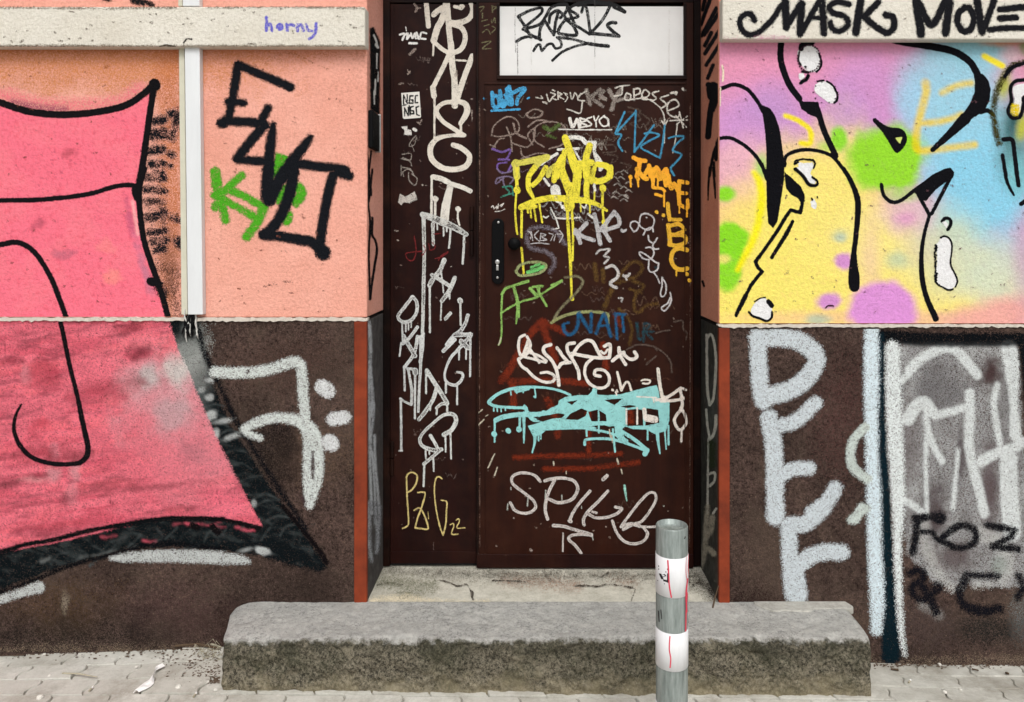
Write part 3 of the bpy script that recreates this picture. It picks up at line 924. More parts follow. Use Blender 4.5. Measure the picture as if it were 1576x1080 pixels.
bx = empty('door_buzzer', (0, 0, 0), label='small black box with pale rim on the left door reveal', cat='box')
z0, z1 = at(0, 228, 0.03)[1], at(0, 170, 0.03)[1]
MB().box(XL + 0.0008, XL + 0.020, 0.012, 0.135, z0, z1).build('housing', M['black'], bx, bevel=0.005, seg=3)
MB().box(XL + 0.0008, XL + 0.024, 0.136, 0.144, z0 - 0.004, z1 + 0.004).build('rim', M['steel'], bx, bevel=0.002)

# ------------------------------------------------------------------ bollard
BY = -0.70
bs = PPM * CAMD / (CAMD + BY)
bxx = CAMX + (1034 - VX) / bs; br = 24.3 / bs
def bz(py): return EYE - (py - VY) / bs
bol = empty('bollard', (bxx, BY, gz(bxx, BY)), label='round galvanised bollard with white reflective bands in front of the step', cat='bollard')
o_ = (0, 0, -gz(bxx, BY))
Zt = bz(807)
MB().lathe([(br, -0.1), (br, Zt - 0.003), (br - 0.0015, Zt), (br - 0.004, Zt), (br - 0.004, Zt - 0.012), (br - .010, Zt - .016), (0.0001, Zt - 0.016)], o_, 64).build('post', M['galv'], bol, smooth=True)
for a, b in ((850, 909), (963, 1020), (1076, 1134)):
    MB().lathe([(br + 0.0002, bz(b)), (br + 0.0012, bz(b) + .0006), (br + 0.0012, bz(a) - .0006), (br + 0.0002, bz(a))], o_, 64).build('reflective_band', M['band'], bol, smooth=True)
def bolt_draw(name, items, color, w_):
    """marks curved round the post: px,py in photo pixels"""
    mb = MB()
    for kind, P in parse(items, w=w_):
        P = catmull(P, 3) if kind != 'p' else np.array(P)
        prev = None
        for i in range(len(P)):
            p = P[i]; q = P[min(i + 1, len(P) - 1)] - P[max(i - 1, 0)]
            nn = np.array([-q[1], q[0]]) / (np.hypot(q[0], q[1]) + 1e-9) * p[2]
            cur = []
            for sg in (-1, 1):
                xx = np.clip((p[0] + nn[0] * sg - 1034) / 24.5, -0.98, 0.98); ph = math.asin(xx)
                R_ = br + 0.0020
                mb.v.append((R_ * math.sin(ph), -R_ * math.cos(ph), bz(p[1] + nn[1] * sg) + o_[2])); cur.append(len(mb.v) - 1)
            if prev: mb.f.append((prev[0], prev[1], cur[1], cur[0]))
            prev = cur
    return mb.build(name, m_simple(name + '_ink', lin(color), 0.5, 0, 0.2, 80, 0.0), bol)
bolt_draw('red_scribble', '2|1024,852 1025,870 1026,890 1029,908; 1.6|1027,966 1026,985 1028,1000 1027,1014; 6|1055,850 1054,872 1056,885; 3|1055,884 1052,905 1053,935; 2.4|1054,905 1052,930 1051,962', (214, 60, 84), 2)
bolt_draw('black_sticker_print', 'p2.4|1012,866 1024,866; p2|1012,870.5 1022,870.5; p3.2|1014,876 1017,883; p3.2|1021,875 1015,880; p3|1018,884 1024,884; p2.2|1024,872 1024,886;p1.4|1011,889 1020,889', (20, 20, 24), 2)
bolt_draw('black_speck', '3.4|1049,819 1050.5,820;1.2|1012,934 1013,950;1|1015,930 1016,944', (26, 26, 30), 2)

# ================================================================== GRAFFITI, left wall
V1, V2, V3 = (0, 0, 4), (0, 260, 4), (0, 520, 4)
W1, W2, W3 = (280, 0, 4), (280, 260, 4), (280, 520, 4)
B1, B2 = (0, 780, 3.6), (280, 780, 3.6)
PINKFIG = '-240,150 -200,168 -120,172 -60,164 0,157 40,168 100,175 150,172 190,160 215,147 236,128 231,165 224,215 214,290 218,340 228,400 245,450 258,490 275,540 300,600 325,660 355,720 385,775 404,810 370,801 320,797 270,796 220,802 150,820 80,836 0,850 -120,862 -236,866 -230,700 -222,500 -226,300'
# ground tints
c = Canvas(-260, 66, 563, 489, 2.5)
c.ell((214, 138, 88), 130, 80, 270, 60, 40, 0.6, rag=0.5)  # dirt staining mixed with painted shade below the cream band
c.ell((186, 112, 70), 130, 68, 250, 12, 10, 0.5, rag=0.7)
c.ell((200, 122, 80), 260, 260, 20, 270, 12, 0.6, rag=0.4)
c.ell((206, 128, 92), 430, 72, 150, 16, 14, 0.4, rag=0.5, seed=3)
c.shape((150, 92, 62), '5|495,410 540,370 600,335 680,330 760,360 830,400 900,425', W1, soft=1.6, op=0.45)
c.shape((96, 60, 50), '4|495,730 590,700 680,690;5|640,425 672,402;4|642,500 644,512', W2, soft=0.8, op=0.7)
c.shape((120, 60, 40), '6|640,420 672,402', V1, soft=1, op=0.8)
c.ell((120, 84, 74), 262, 420, 14, 60, 10, 0.45, rag=0.5)
c.build('lplaster', 'brown water stains and painted shade on the salmon plaster', 'stain_and_shade')
c = Canvas(-260, 488, 546, 1004, 3)
for i_, (a_, b_, cc_) in enumerate(((100, 930, (86, 66, 46)), (270, 940, (84, 62, 60)), (190, 975, (40, 36, 32)), (430, 900, (60, 50, 44)), (500, 700, (104, 84, 70)), (440, 560, (92, 70, 62)), (60, 990, (36, 34, 30)), (400, 975, (50, 34, 32)))):
    c.ell(cc_, a_, b_, 70, 36, 30, 0.4, rag=0.6, seed=i_)
c.ell((24, 20, 20), 425, 690, 38, 50, 16, 0.55, rag=1.1, seed=9)
c.ell((150, 140, 124), 100, 926, 6, 14, 4, 0.45, rag=0.8, seed=2)
c.build('lplinth', 'faded blotches on the brown plinth', 'stain_and_shade')

# the black body that frames the pink figure
body = 'f|238,486 305,486 318,545 332,600 352,650 388,705 428,765 468,820 503,872 492,880 440,868 398,854 330,846 262,842 205,843 155,855 100,872 50,888 0,908 -120,925 -260,930 -260,850 -120,845 0,840 80,826 150,812 220,796 270,790 320,792 360,795 385,795 370,770 340,715 312,655 288,600 262,540 244,490'
c = Canvas(-262, 486, 546, 960, 2.0)
c.shape((14, 21, 24), body, soft=4, op=0.97, jit=2.2)
sx = sstep(0.50, 0.80, fbm((c.F.X + c.F.Y) / 26, (c.F.Y - c.F.X * 0.4) / 9, 3, 5))
c.over((74, 80, 80), 0.42 * sx * (c.a > 0.9) * sstep(520, 600, c.F.Y))
c.ell((150, 154, 150), 290, 545, 24, 46, 18, 0.85, 18, rag=0.6, seed=1)
c.ell((168, 170, 166), 300, 575, 20, 34, 14, 0.5, 10, rag=0.5, seed=4)
c.ell((96, 104, 104), 302, 620, 16, 30, 12, 0.6, -20, rag=0.6, seed=5)
c.ell((20, 26, 28), 262, 505, 14, 16, 7, 0.95, -30, rag=0.5, seed=6)
c.ell((14, 15, 18), 293, 505, 9, 18, 4, 0.95, 0, rag=0.7, seed=2)
for x_, y_, a_, b_, o_ in ((323, 585, 7, 4, .8), (323, 612, 6, 5, .7), (326, 638, 9, 7, .85), (344, 648, 16, 4, .7), (331, 668, 6, 9, .8), (360, 671, 16, 4, .8), (310, 600, 5, 4, .5), (405, 848, 11, 6, .9), (378, 846, 9, 2.5, .6), (391, 775, 4, 5, .6)):
    c.ell((196, 200, 198), x_, y_, a_, b_, 2.5, o_, rot=(x_ * 7) % 40 - 20, rag=0.5, seed=int(x_) % 9)
c.shape((196, 84, 100), '8,|560,165 600,168 640,158;12|790,185 830,195 860,190;7|960,98 1000,92 1060,100;8|1120,95 1160,100 1224,86'.replace('8,|', '9|'), B1, soft=3.2, op=0.8, wear=0.6, jit=2.5)
c.shape((214, 90, 108), '10|20,88 60,100 90,92;9|190,108 240,110;12|300,110 360,130 400,125', B2, soft=2.6, op=0.85, wear=0.4, jit=2.5)
c.shape((120, 124, 122), '9|230,305 260,290 290,272;14|445,278 480,270;6|510,272 560,262 640,240;5|690,240 770,225', B1, soft=3.4, op=0.75, wear=0.5, jit=2.5)
c.shape((88, 92, 92), '12|1000,240 1100,215;12|620,190 700,170;10|870,120 900,160', B1, soft=3, op=0.45)
rs = random.Random(31); zz = []
for k_ in range(46):
    t = k_ / 45
    bx_ = 40 + 440 * t; by_ = 875 - 62 * math.sin(min(1, t * 1.25) * 1.5) + rs.uniform(-12, 12)
    zz.append('%.1f|%.0f,%.0f %.0f,%.0f %.0f,%.0f' % (rs.uniform(1.2, 3.4), bx_, by_ + 10, bx_ + rs.uniform(6, 16), by_ - 4, bx_ + rs.uniform(14, 26), by_ - rs.uniform(6, 14)))
for k_ in range(26):
    t = k_ / 25
    bx_ = 318 + 110 * t + rs.uniform(-8, 8); by_ = 620 + 190 * t + rs.uniform(-8, 8)
    zz.append('%.1f|%.0f,%.0f %.0f,%.0f %.0f,%.0f' % (rs.uniform(1.2, 3.4), bx_ - 12, by_ + 4, bx_ + 4, by_ - 3, bx_ + 22, by_ + rs.uniform(-6, 10)))
c.shape((50, 56, 56), ';'.join(zz[::2]), soft=2.2, op=0.6, wear=0.6, jit=1.5)
c.shape((84, 90, 90), ';'.join(zz[1::3]), soft=1.8, op=0.45, wear=0.7, jit=1.5)
c.build('lplinth', 'black shadow band of the pink mural', 'mural_ground')

def pink_canvas(y0, y1, surf, low):
    c = Canvas(-262, y0, 430, y1, 2.0)
    c.shape((250, 116, 136) if not low else (246, 122, 138), 'f|' + PINKFIG, soft=2.5, op=1.0 if not low else 0.97, jit=1.4)
    inside = (c.a > 0.5)
    X, Y = c.F.X, c.F.Y
    if not low:
        # overspray along the upper edge, scuffs, worn spots
        c.shape((246, 130, 138), '26|-100,166 0,150 60,163 120,165 180,160 215,140', soft=9, op=0.55)
        c.shape((72, 40, 74), '10|20,157 60,165 100,168', soft=5, op=0.45)
        c.over((255, 128, 140), 0.5 * inside * sstep(0.4, 0.7, fbm(X / 60, Y / 50, 2, 4)))
        c.over((206, 78, 96), 0.4 * inside * sstep(0.60, 0.75, fbm(X / 4, Y / 5, 4, 4)))
        c.over((150, 62, 84), 0.5 * inside * sstep(0.62, 0.8, fbm(X / 3, Y / 3, 7, 3)) * sstep(0.5, 0.7, fbm(X / 40, Y / 30, 1, 3)))
        for a in ((60, 345, 12, 7, -30, (120, 50, 70)), (100, 390, 22, 7, -8, (140, 92, 110)), (200, 335, 5, 26, -12, (150, 70, 110)), (218, 400, 6, 34, -14, (186, 116, 146)), (228, 430, 6, 30, -16, (170, 120, 140)), (105, 235, 10, 8, 0, (150, 60, 70)), (172, 425, 13, 10, 0, (240, 150, 130)), (160, 378, 16, 10, 0, (250, 140, 136))):
            c.ell(a[5], a[0], a[1], a[2], a[3], 5, 0.5, a[4], rag=0.9, seed=int(a[0]) % 13)
        c.shape((252, 178, 176), '5|204,310 212,360', soft=2, op=0.8)
    else:
        # the mortar relief of the plinth shows through as slanting darker streaks
        U = X * 0.985 + Y * 0.17; Vv = Y + X * 0.13
        st = sstep(0.45, 0.70, fbm(U / 46, Vv / 9, 3, 5))
        c.over((212, 84, 102), 0.6 * inside * st)
        c.over((140, 66, 78), 0.62 * inside * sstep(0.50, 0.70, fbm(U / 34 + 9, Vv / 7, 5, 5)) * sstep(0.38, 0.62, fbm(X / 70, Y / 50, 8, 3)))
        c.over((255, 120, 132), 0.7 * inside * sstep(0.52, 0.75, fbm(U / 50 + 4, Vv / 13, 1, 4)))
        c.over((120, 60, 70), 0.30 * inside * sstep(0.6, 0.75, fbm(X / 2.6, Y / 2.6, 2, 3)))
        row = np.floor((Y + X * 0.10) / 27.0); colx = (X + row * 23) / 50.0
        br_ = sstep(0.0, 0.14, np.minimum((Y + X * 0.10) / 27.0 - row, 1 - ((Y + X * 0.10) / 27.0 - row))) * sstep(0, 0.10, np.minimum(colx - np.floor(colx), 1 - (colx - np.floor(colx))))
        c.over((182, 84, 98), 0.30 * inside * br_ * sstep(0.35, 0.6, fbm(X / 30, Y / 20, 9, 4)))
        c.over((232, 150, 158), 0.55 * inside * sstep(120, 0, np.abs(X - 290 - (Y - 650) * 0.4)) * sstep(490, 560, Y) * sstep(820, 640, Y) * sstep(0.3, 0.6, fbm(X / 22, Y / 22, 12, 4)))
        for a in ((255, 615, 60, 62, (214, 168, 172), .85), (290, 690, 60, 66, (226, 138, 148), .6), (235, 700, 70, 80, (230, 116, 130), .5), (228, 580, 14, 14, (196, 186, 184), .85), (275, 572, 20, 22, (206, 206, 200), .8), (262, 640, 26, 26, (188, 166, 168), .6), (40, 575, 8, 17, (220, 140, 150), .6), (82, 728, 12, 12, (216, 150, 156), .75), (115, 726, 10, 12, (214, 150, 156), .75), (112, 760, 9, 16, (222, 140, 150), .6), (84, 694, 7, 10, (214, 140, 150), .6), (50, 738, 22, 5, (206, 150, 150), .5), (345, 780, 30, 20, (248, 120, 140), .5)):
            c.ell(a[4], a[0], a[1], a[2], a[3], min(a[2], a[3]) * 0.6, a[5], rag=0.7, seed=int(a[0]) % 13)
        for a in ((215, 542, 13, 11, (110, 44, 54), .8), (196, 505, 18, 10, (140, 54, 66), .8), (214, 586, 10, 8, (150, 84, 92), .6), (62, 655, 13, 12, (196, 66, 82), .6), (170, 598, 50, 14, (170, 66, 78), .55), (70, 575, 30, 20, (170, 56, 72), .6), (60, 695, 50, 10, (150, 50, 60), .5), (100, 705, 40, 8, (120, 48, 56), .6), (10, 745, 22, 6, (110, 44, 54), .7), (60, 732, 14, 4, (110, 44, 54), .6), (160, 752, 40, 9, (164, 72, 82), .6), (250, 748, 50, 4, (150, 70, 80), .6), (100, 768, 14, 8, (130, 60, 70), .6), (275, 782, 40, 4, (120, 50, 60), .5), (150, 800, 60, 12, (190, 60, 80), .5), (80, 815, 50, 8, (120, 40, 54), .5), (20, 555, 20, 6, (140, 40, 56), .6), (295, 695, 16, 14, (176, 110, 120), .5)):
            c.ell(a[4], a[0], a[1], a[2], a[3], min(a[2], a[3]) * 0.8, a[5] * 1.0, rot=-6, rag=1.1, seed=int(a[1]) % 13)
        c.shape((70, 14, 24), '3|710,910 690,980;7|683,1000 680,1015;5|700,1010 690,1025;4|10,10 35,50 28,90', V3, soft=0.7, op=0.85)
        c.shape((70, 14, 24), '4|213,910 216,960;5|225,990 240,1020;5|700,978 712,970', W3, soft=0.8, op=0.7)
        # keep only what lies inside the figure
        s_ = c.F; s_.d[:] = 99; s_.draw(parse('f|' + PINKFIG)); c.a = np.where(s_.d < 3, c.a, 0)
    c.build(surf, 'pink body of the large mural figure', 'mural_ground')
pink_canvas(100, 490, 'lplaster', False)
pink_canvas(490, 900, 'lplinth', True)

BK = (18, 16, 19)
draw('lplaster', 'black ladder of shadow marks beside the pink figure', (24, 24, 28), '50|950,745 1010,738;66|935,830 1010,820;50|900,930 1000,920;48|930,1010 1000,1010;46|1052,700 1090,700 1070,800 1060,845;34|1050,950 1060,955;22|1045,1020 1055,1020;34|960,1060 1000,1065', V1, soft=3.0, op=0.96, wear=0.35)
draw('lplaster', 'black ladder of shadow marks beside the pink figure', (26, 25, 30), '46|890,50 1005,55;42|895,125 1010,132;38|900,200 1000,205;52|905,302 1010,275;34|1000,240 1012,330;40|920,392 1015,380;52|945,450 1015,440;44|962,498 1005,490;40|1065,300 1108,310;44|1090,440 1110,470;60|980,720 1005,760', V2, soft=3.0, op=0.95, wear=0.4)
draw('lplaster', 'thin brown spray haze beside the duct', (92, 60, 50), '70|980,590 1080,640;60|1050,680 1100,880;30|920,250 1000,180;30|930,350 1000,340', V2, soft=5, op=0.4, wear=0.5)
draw('lplaster', 'black outline of the pink mural figure', BK, '36|-960,590 -800,668 -480,690 -240,655 -100,640 0,632 100,665 200,690 350,705 500,700 650,680 780,645 880,580 950,515;34|955,510 935,620 915,760 895,900 880,1000 865,1090 856,1140;64|952,518 955,525', V1, soft=1.0, op=0.98)
draw('lplaster', 'black outline of the pink mural figure', BK, '34|-960,-450 -930,-100 -900,160 -890,600 -890,905;26|-900,170 -500,205 0,193 200,190 400,175 560,150 700,110 780,98 850,105;34|890,0 862,100 858,200 872,350 898,480 935,590 975,700 1005,800 1035,905;42|832,130 845,175;30|-420,905 -380,700 -300,560 -200,490 -100,465 0,465 90,450 160,470 220,520 270,590 320,680 360,780 405,905;44|925,690 945,700', V2, soft=0.9, op=0.98)
draw('lplinth', 'black outline of the pink mural figure', BK, '34|-890,-125 -905,300 -925,800 -940,1370;26|-420,-125 -440,200 -460,420;26|368,-125 395,0 430,170 475,350 510,520,30 540,660,32 535,725,32 500,762,30 470,772 380,778 280,765 190,730 130,670 95,600,24 86,540,22 100,470,16 132,410,10', V3, soft=0.9, op=0.98)
draw('lplinth', 'black lower outline of the pink mural figure', (12, 14, 16), '20|-850,310 -430,296 0,245 130,210 300,180 500,130 700,95 860,70 1000,62 1240,66', B1, soft=1.2, op=0.97)
draw('lplinth', 'black lower outline of the pink mural figure', (16, 12, 14), '15|0,66 200,68 300,85 430,120;30|60,100 80,110;30|170,110 200,140;20|560,0 640,90 760,240 800,310', B2, soft=1.4, op=0.97)
draw('lplinth', 'black outer outline of the mural shadow', (14, 16, 20), '26|85,-130 130,60 190,200 260,350 340,520 440,680 560,870 680,1050 760,1170', W3, soft=2.4, op=0.8)
draw('lplinth', 'black outer outline of the mural shadow', (10, 12, 16), '16|0,475 200,400 400,320 600,270 800,215 1000,205 1224,235', B1, soft=2, op=0.9)
draw('lplinth', 'pale grey sprayed arrow on the plinth', (206, 212, 208), '60|205,208 330,214 450,208 560,188 650,158 705,145;56|705,145 730,165 740,230 748,350 758,490;44|385,560 460,520,50 560,492,52 660,495,56 740,522,70 795,590,100 810,700,118 808,820,118 800,920,96 790,990,66 785,1030,40;34|400,585 480,615', W3, soft=2.2, op=0.93, wear=0.15)
draw('lplinth', 'three pale sprayed dots on the plinth', (212, 214, 214), '84|865,300 900,325;74|930,500 1000,488;90|908,640 918,648', W3, soft=2.2, op=0.95, wear=0.12)
draw('lplinth', 'bare slit left in the pale spray stroke', (70, 56, 56), '12|808,700 805,860;16|740,985 750,1000;8|408,200 408,212', W3, soft=1.4, op=0.8)
draw('lplinth', 'pale sprayed line low on the plinth', (188, 192, 190), '40|0,515 100,480 215,445,60;20|620,285 700,278,44 850,272,60 950,270,62 1100,272,60 1224,278,58', B1, soft=2.0, op=0.9, wear=0.15)
draw('lplinth', 'pale sprayed line low on the plinth', (188, 192, 190), '58|0,276 120,278 230,284 330,292,40 370,300,16', B2, soft=2.2, op=0.9, wear=0.15)

draw('lplaster', 'green sprayed letters KJ behind the black tag', (76, 164, 34), '58|205,20 225,150 245,220;44|245,215 270,315;40|370,38 310,90 250,150;40|200,160 260,190;44|205,235 210,220;40|280,125 380,165 500,230;40|245,180 340,235 440,290;50|505,240 450,350 400,415;54|560,60 590,-10;56|715,110 735,150 700,205;48|655,285 645,320;50|600,190 640,120', W2, soft=1.8, op=0.95, wear=0.12)
draw('lplaster', 'green sprayed letters KJ behind the black tag', (76, 164, 34), 'f|580,945 655,965 600,1080 550,1080', W1, soft=1.6, op=0.95)
TAGB = (20, 22, 27)
draw('lplaster', 'large black angular tag sprayed on salmon plaster', TAGB, 'p 46|670,535 345,398 312,610 285,745 262,745;38|282,625 382,632;50|240,755 258,762;p 50|262,742 400,750 500,758;p 46|490,742 530,665;p 52|510,770 430,860 340,975;p 46|340,980 430,988 530,992;52|562,765,30 552,850,52 540,950,58 530,1080,72 530,1190,80 535,1230,76;60|792,845,34 740,915,52 680,990,66 600,1110,74 545,1230,64;p 50|695,1005 850,1025 1000,1040 1025,1075', W1, soft=1.8, op=0.985)
draw('lplaster', 'large black angular tag sprayed on salmon plaster', TAGB, '66|690,-20 672,110 635,230 590,320,60 545,370,56 500,400,50;p 56|500,405 600,412 700,430 800,448 860,500;54|930,35 895,180 868,330 850,470;86|866,512 870,515;50|960,20 1030,42', W2, soft=1.8, op=0.985)
draw('lcornice', 'small purple lettering horny on the cream band', (112, 108, 205), '15|520,105 520,188;14|522,160 545,148 556,190;44|603,163 604,166;14|645,148 650,190;13|650,165 668,150 688,156;14|710,152 712,190;14|712,162 735,150 748,188;14|765,150 778,185 800,190;16|826,145 822,195 805,225 785,238', W1, soft=0.9, op=0.9, wear=0.2)
draw('lplaster', 'black marks above the cream band', (28, 26, 28), '30|820,0 880,18;20|900,10 940,30;10|640,-5 680,-2', V1, soft=1.5, op=0.95)
draw('lcornice', 'dark chipped notch in the cream band by the duct', (40, 34, 28), '10|985,288 1020,278 1060,285;16|1040,290 1075,288;6|1130,265 1150,240 1180,240;5|320,288 400,290', V1, soft=0.9, op=0.9)
draw('lcornice', 'grime along the foot of the cream band', (120, 108, 92), '2.2|-200,71 0,71 120,70.5 250,71.5 400,71 562,71.5;1.4|0,11 140,12 270,11;1.4|320,11 450,10.5 560,12', soft=1.6, op=0.7, wear=0.75)
rs2 = random.Random(3)
draw('lcornice', 'small chips in the cream band', (104, 92, 78), ';'.join('%.1f|%.0f,%.0f %.0f,%.0f' % (rs2.uniform(1, 2.6), x_, y_, x_ + rs2.uniform(-4, 4), y_ + rs2.uniform(-2, 2)) for x_, y_ in ((rs2.uniform(0, 560), rs2.uniform(12, 71)) for _ in range(45))), soft=0.8, op=0.45)
draw('rcornice', 'small chips in the cream band', (104, 92, 84), ';'.join('%.1f|%.0f,%.0f %.0f,%.0f' % (rs2.uniform(1, 2.4), x_, y_, x_ + rs2.uniform(-4, 4), y_ + rs2.uniform(-2, 2)) for x_, y_ in ((rs2.uniform(1115, 1576), rs2.uniform(2, 60)) for _ in range(35))), soft=0.8, op=0.4)
draw('lplaster', 'small chips and pinholes in the salmon plaster', (130, 74, 60), ';'.join('%.1f|%.0f,%.0f %.0f,%.0f' % (rs2.uniform(0.8, 2.0), x_, y_, x_ + rs2.uniform(-4, 4), y_ + rs2.uniform(-2, 2)) for x_, y_ in ((rs2.uniform(0, 560), rs2.uniform(80, 484)) for _ in range(110))), soft=0.8, op=0.45)
draw('lcornice', 'fine dirt specks on the cream band', (96, 84, 70), '4|430,70 460,75;5|1035,200 1040,203;4|700,60 702,62;3|100,280 250,285;3|960,85 964,88', V1, soft=0.8, op=0.6)
draw('lplaster', 'black smudge above the cream band by the duct', (20, 20, 22), '8|100,-10 102,36;10|14,0 16,40', W1, soft=0.8, op=0.9)
# left reveal
draw('lreveal', 'thin black loops on the left reveal', (20, 18, 22), '10|1138,930 1150,1040 1165,1200;8|1165,930 1150,1060', W1, soft=0.7, op=0.95)
draw('lreveal', 'thin black loops on the left reveal', (20, 18, 22), '9|1135,0 1150,80 1145,200 1158,330 1150,500 1155,700 1158,800;9|1172,0 1160,120 1150,200;12|1172,300 1170,400 1190,440 1200,500 1185,600 1170,700 1158,800;10|1172,300 1155,420 1150,520', W2, soft=0.7, op=0.95)
draw('lreveal', 'black peeling patch with white flecks on the left reveal', (20, 20, 22), 'f|1160,175 1178,170 1215,260 1212,700 1165,670', W1, soft=1.2, op=0.96)
draw('lreveal', 'black peeling patch with white flecks on the left reveal', (226, 224, 220), '8|1180,215 1195,250 1205,290;14|1195,275 1205,290;8|1190,490 1188,580;6|1200,330 1198,420;5|1182,560 1184,640;5|1207,440 1206,500', W1, soft=0.7, op=0.9, wear=0.3)
draw('lreveal_low', 'white and grey sprayed streaks on the left lower reveal', (204, 208, 212), '16|1150,-100 1160,30 1158,200 1170,330 1168,480;9|1170,330 1180,460 1160,640 1180,780;10|1150,200 1155,500 1158,800 1170,1080;9|1185,600 1190,780 1205,950 1215,1080;8|1170,700 1185,900 1190,1080', W3, soft=1.2, op=0.9, wear=0.3)
draw('lreveal_low', 'white and grey sprayed streaks on the left lower reveal', (190, 194, 200), '14|1075,0 1072,60 1085,150 1078,250;30|1040,-20 1030,60 1036,200,20 1050,300,10;10|1095,0 1090,120', B2, soft=1.8, op=0.75, wear=0.3)

# ================================================================== GRAFFITI, right wall mural
R1, R2, R3 = (1060, 0, 4), (1060, 260, 4), (1060, 520, 4)
Q1, Q2, Q3 = (1300, 0, 4), (1300, 260, 4), (1300, 520, 4)
B3, B4 = (1060, 780, 3.6), (1300, 780, 3.6)
c = Canvas(1107, 56, 1920, 500, 2.5)
c.over((226, 150, 178), np.ones_like(c.a))
E = c.ell
E((228, 150, 182), 1200, 120, 110, 60, 40, 1, seed=1)
E((214, 146, 188), 1420, 110, 60, 50, 30, .7, seed=2)
E((206, 150, 206), 1180, 205, 90, 70, 36, 1, seed=2)
E((188, 146, 200), 1190, 160, 40, 30, 20, .6, seed=3)
E((208, 148, 200), 1340, 160, 90, 80, 36, 1, seed=3)
E((190, 150, 206), 1300, 205, 40, 60, 26, .6, seed=4)
E((150, 200, 218), 1445, 120, 60, 60, 30, .7, seed=5)
E((128, 184, 192), 1500, 80, 60, 34, 20, .95, seed=6)
E((156, 206, 226), 1480, 190, 80, 110, 40, 1, seed=7)
E((160, 206, 232), 1405, 160, 26, 34, 18, .8, seed=7)
E((140, 206, 232), 1510, 300, 90, 100, 46, 1, seed=8)
E((232, 178, 190), 1142, 258, 50, 46, 24, .95, seed=1)
E((250, 228, 116), 1240, 410, 150, 130, 50, 1, seed=2)
E((250, 228, 116), 1235, 310, 70, 90, 30, 1, seed=3)
E((250, 228, 112), 1135, 450, 60, 130, 30, 1, seed=4)
E((248, 226, 124), 1290, 330, 60, 130, 30, 1, seed=5)
E((250, 228, 118), 1390, 450, 170, 60, 36, 1, seed=6)
E((246, 230, 136), 1350, 370, 60, 60, 34, .9, seed=7)
E((214, 218, 176), 1455, 390, 60, 70, 34, .75, seed=8)
E((206, 220, 198), 1530, 420, 60, 50, 34, .85, seed=9)
E((224, 186, 196), 1395, 325, 40, 34, 20, .8, seed=1)
E((220, 150, 196), 1393, 336, 15, 9, 8, .7, seed=2)
E((166, 196, 176), 1380, 400, 16, 12, 10, .6, seed=3)
E((236, 196, 168), 1340, 400, 14, 60, 14, .6, seed=4)
E((186, 196, 160), 1292, 362, 13, 9, 8, .6, seed=4)
E((150, 190, 196), 1293, 366, 8, 6, 5, .5, seed=4)
E((238, 168, 160), 1530, 485, 90, 22, 14, .9, -14, seed=5)
E((236, 176, 160), 1350, 488, 200, 10, 7, .5, seed=6)
E((190, 160, 190), 1576, 400, 16, 60, 14, .6, seed=7)
E((150, 216, 50), 1362, 246, 60, 54, 11, 1, rag=.3, seed=8)
E((160, 214, 84), 1390, 300, 26, 10, 8, .6, seed=8)
E((144, 216, 56), 1291, 215, 13, 18, 5, 1, rag=.3, seed=2)
E((150, 216, 60), 1272, 226, 12, 8, 7, .6, seed=2)
E((168, 214, 110), 1172, 256, 10, 18, 7, .9, seed=3)
E((140, 216, 44), 1116, 298, 15, 12, 5, 1, rag=.2, seed=4)
E((138, 216, 40), 1114, 378, 38, 36, 6, 1, rag=.25, seed=5)
E((142, 216, 44), 1118, 420, 24, 28, 6, 1, rag=.25, seed=6)
E((236, 220, 120), 1112, 398, 12, 7, 4, .9, rag=.3, seed=6)
E((212, 146, 206), 1298, 402, 14, 13, 5, 1, rag=.3, seed=7)
E((212, 146, 206), 1276, 463, 20, 12, 5, 1, -10, rag=.25, seed=8)
E((220, 148, 214), 1358, 474, 52, 40, 8, 1, rag=.2, seed=9)
E((170, 190, 170), 1258, 492, 18, 8, 6, .8, seed=1)
E((212, 140, 100), 1545, 64, 32, 7, 5, .8, seed=2)
E((110, 140, 60), 1580, 75, 12, 12, 6, .8, seed=3)
E((220, 180, 186), 1558, 84, 18, 12, 8, .7, seed=4)
E((84, 132, 132), 1560, 215, 26, 60, 18, .85, seed=5)
E((40, 82, 84), 1562, 180, 10, 30, 8, .9, 12, seed=6)
E((120, 190, 196), 1565, 270, 16, 30, 12, .8, seed=6)
E((176, 180, 60), 1545, 130, 10, 20, 7, .9, 10, seed=7)
E((190, 190, 60), 1574, 195, 8, 20, 6, .9, 10, seed=8)
for k_ in range(9):
    E(((146, 206, 230), (150, 216, 50), (214, 146, 206), (250, 228, 116))[k_ % 4], 1640 + k_ * 34, 120 + (k_ * 97) % 340, 50, 44, 12, .95, seed=k_)
c.shape((250, 228, 20), '34|595,712 680,745 745,800 752,860 740,885 690,882', R1, soft=2.2, op=0.95)
c.shape((250, 234, 20), '30|400,20 435,80,50 450,190,52 430,320,50 395,440,46 345,540,40 300,620,26', R2, soft=4, op=0.92)
c.shape((250, 228, 20), '38|860,345 970,405', Q1, soft=2.2, op=0.95)
c.shape((238, 204, 24), '50|498,510 500,570 480,650 455,750 440,840 440,900 460,925;40|600,570 660,540 720,518 780,510;40|460,760 600,745 720,705;44|470,930 600,915 720,900 800,890', Q1, soft=4, op=0.82, wear=0.2)
c.over((150, 100, 120), 0.12 * sstep(0.56, 0.72, fbm(c.F.X / 3, c.F.Y / 4, 4, 4)))
c.build('rplaster', 'soft pastel ground of the right mural in pink, yellow, blue and green', 'mural_ground')
KB = (13, 13, 18)
mk = dict(soft=0.7, op=0.99, jit=0.35)
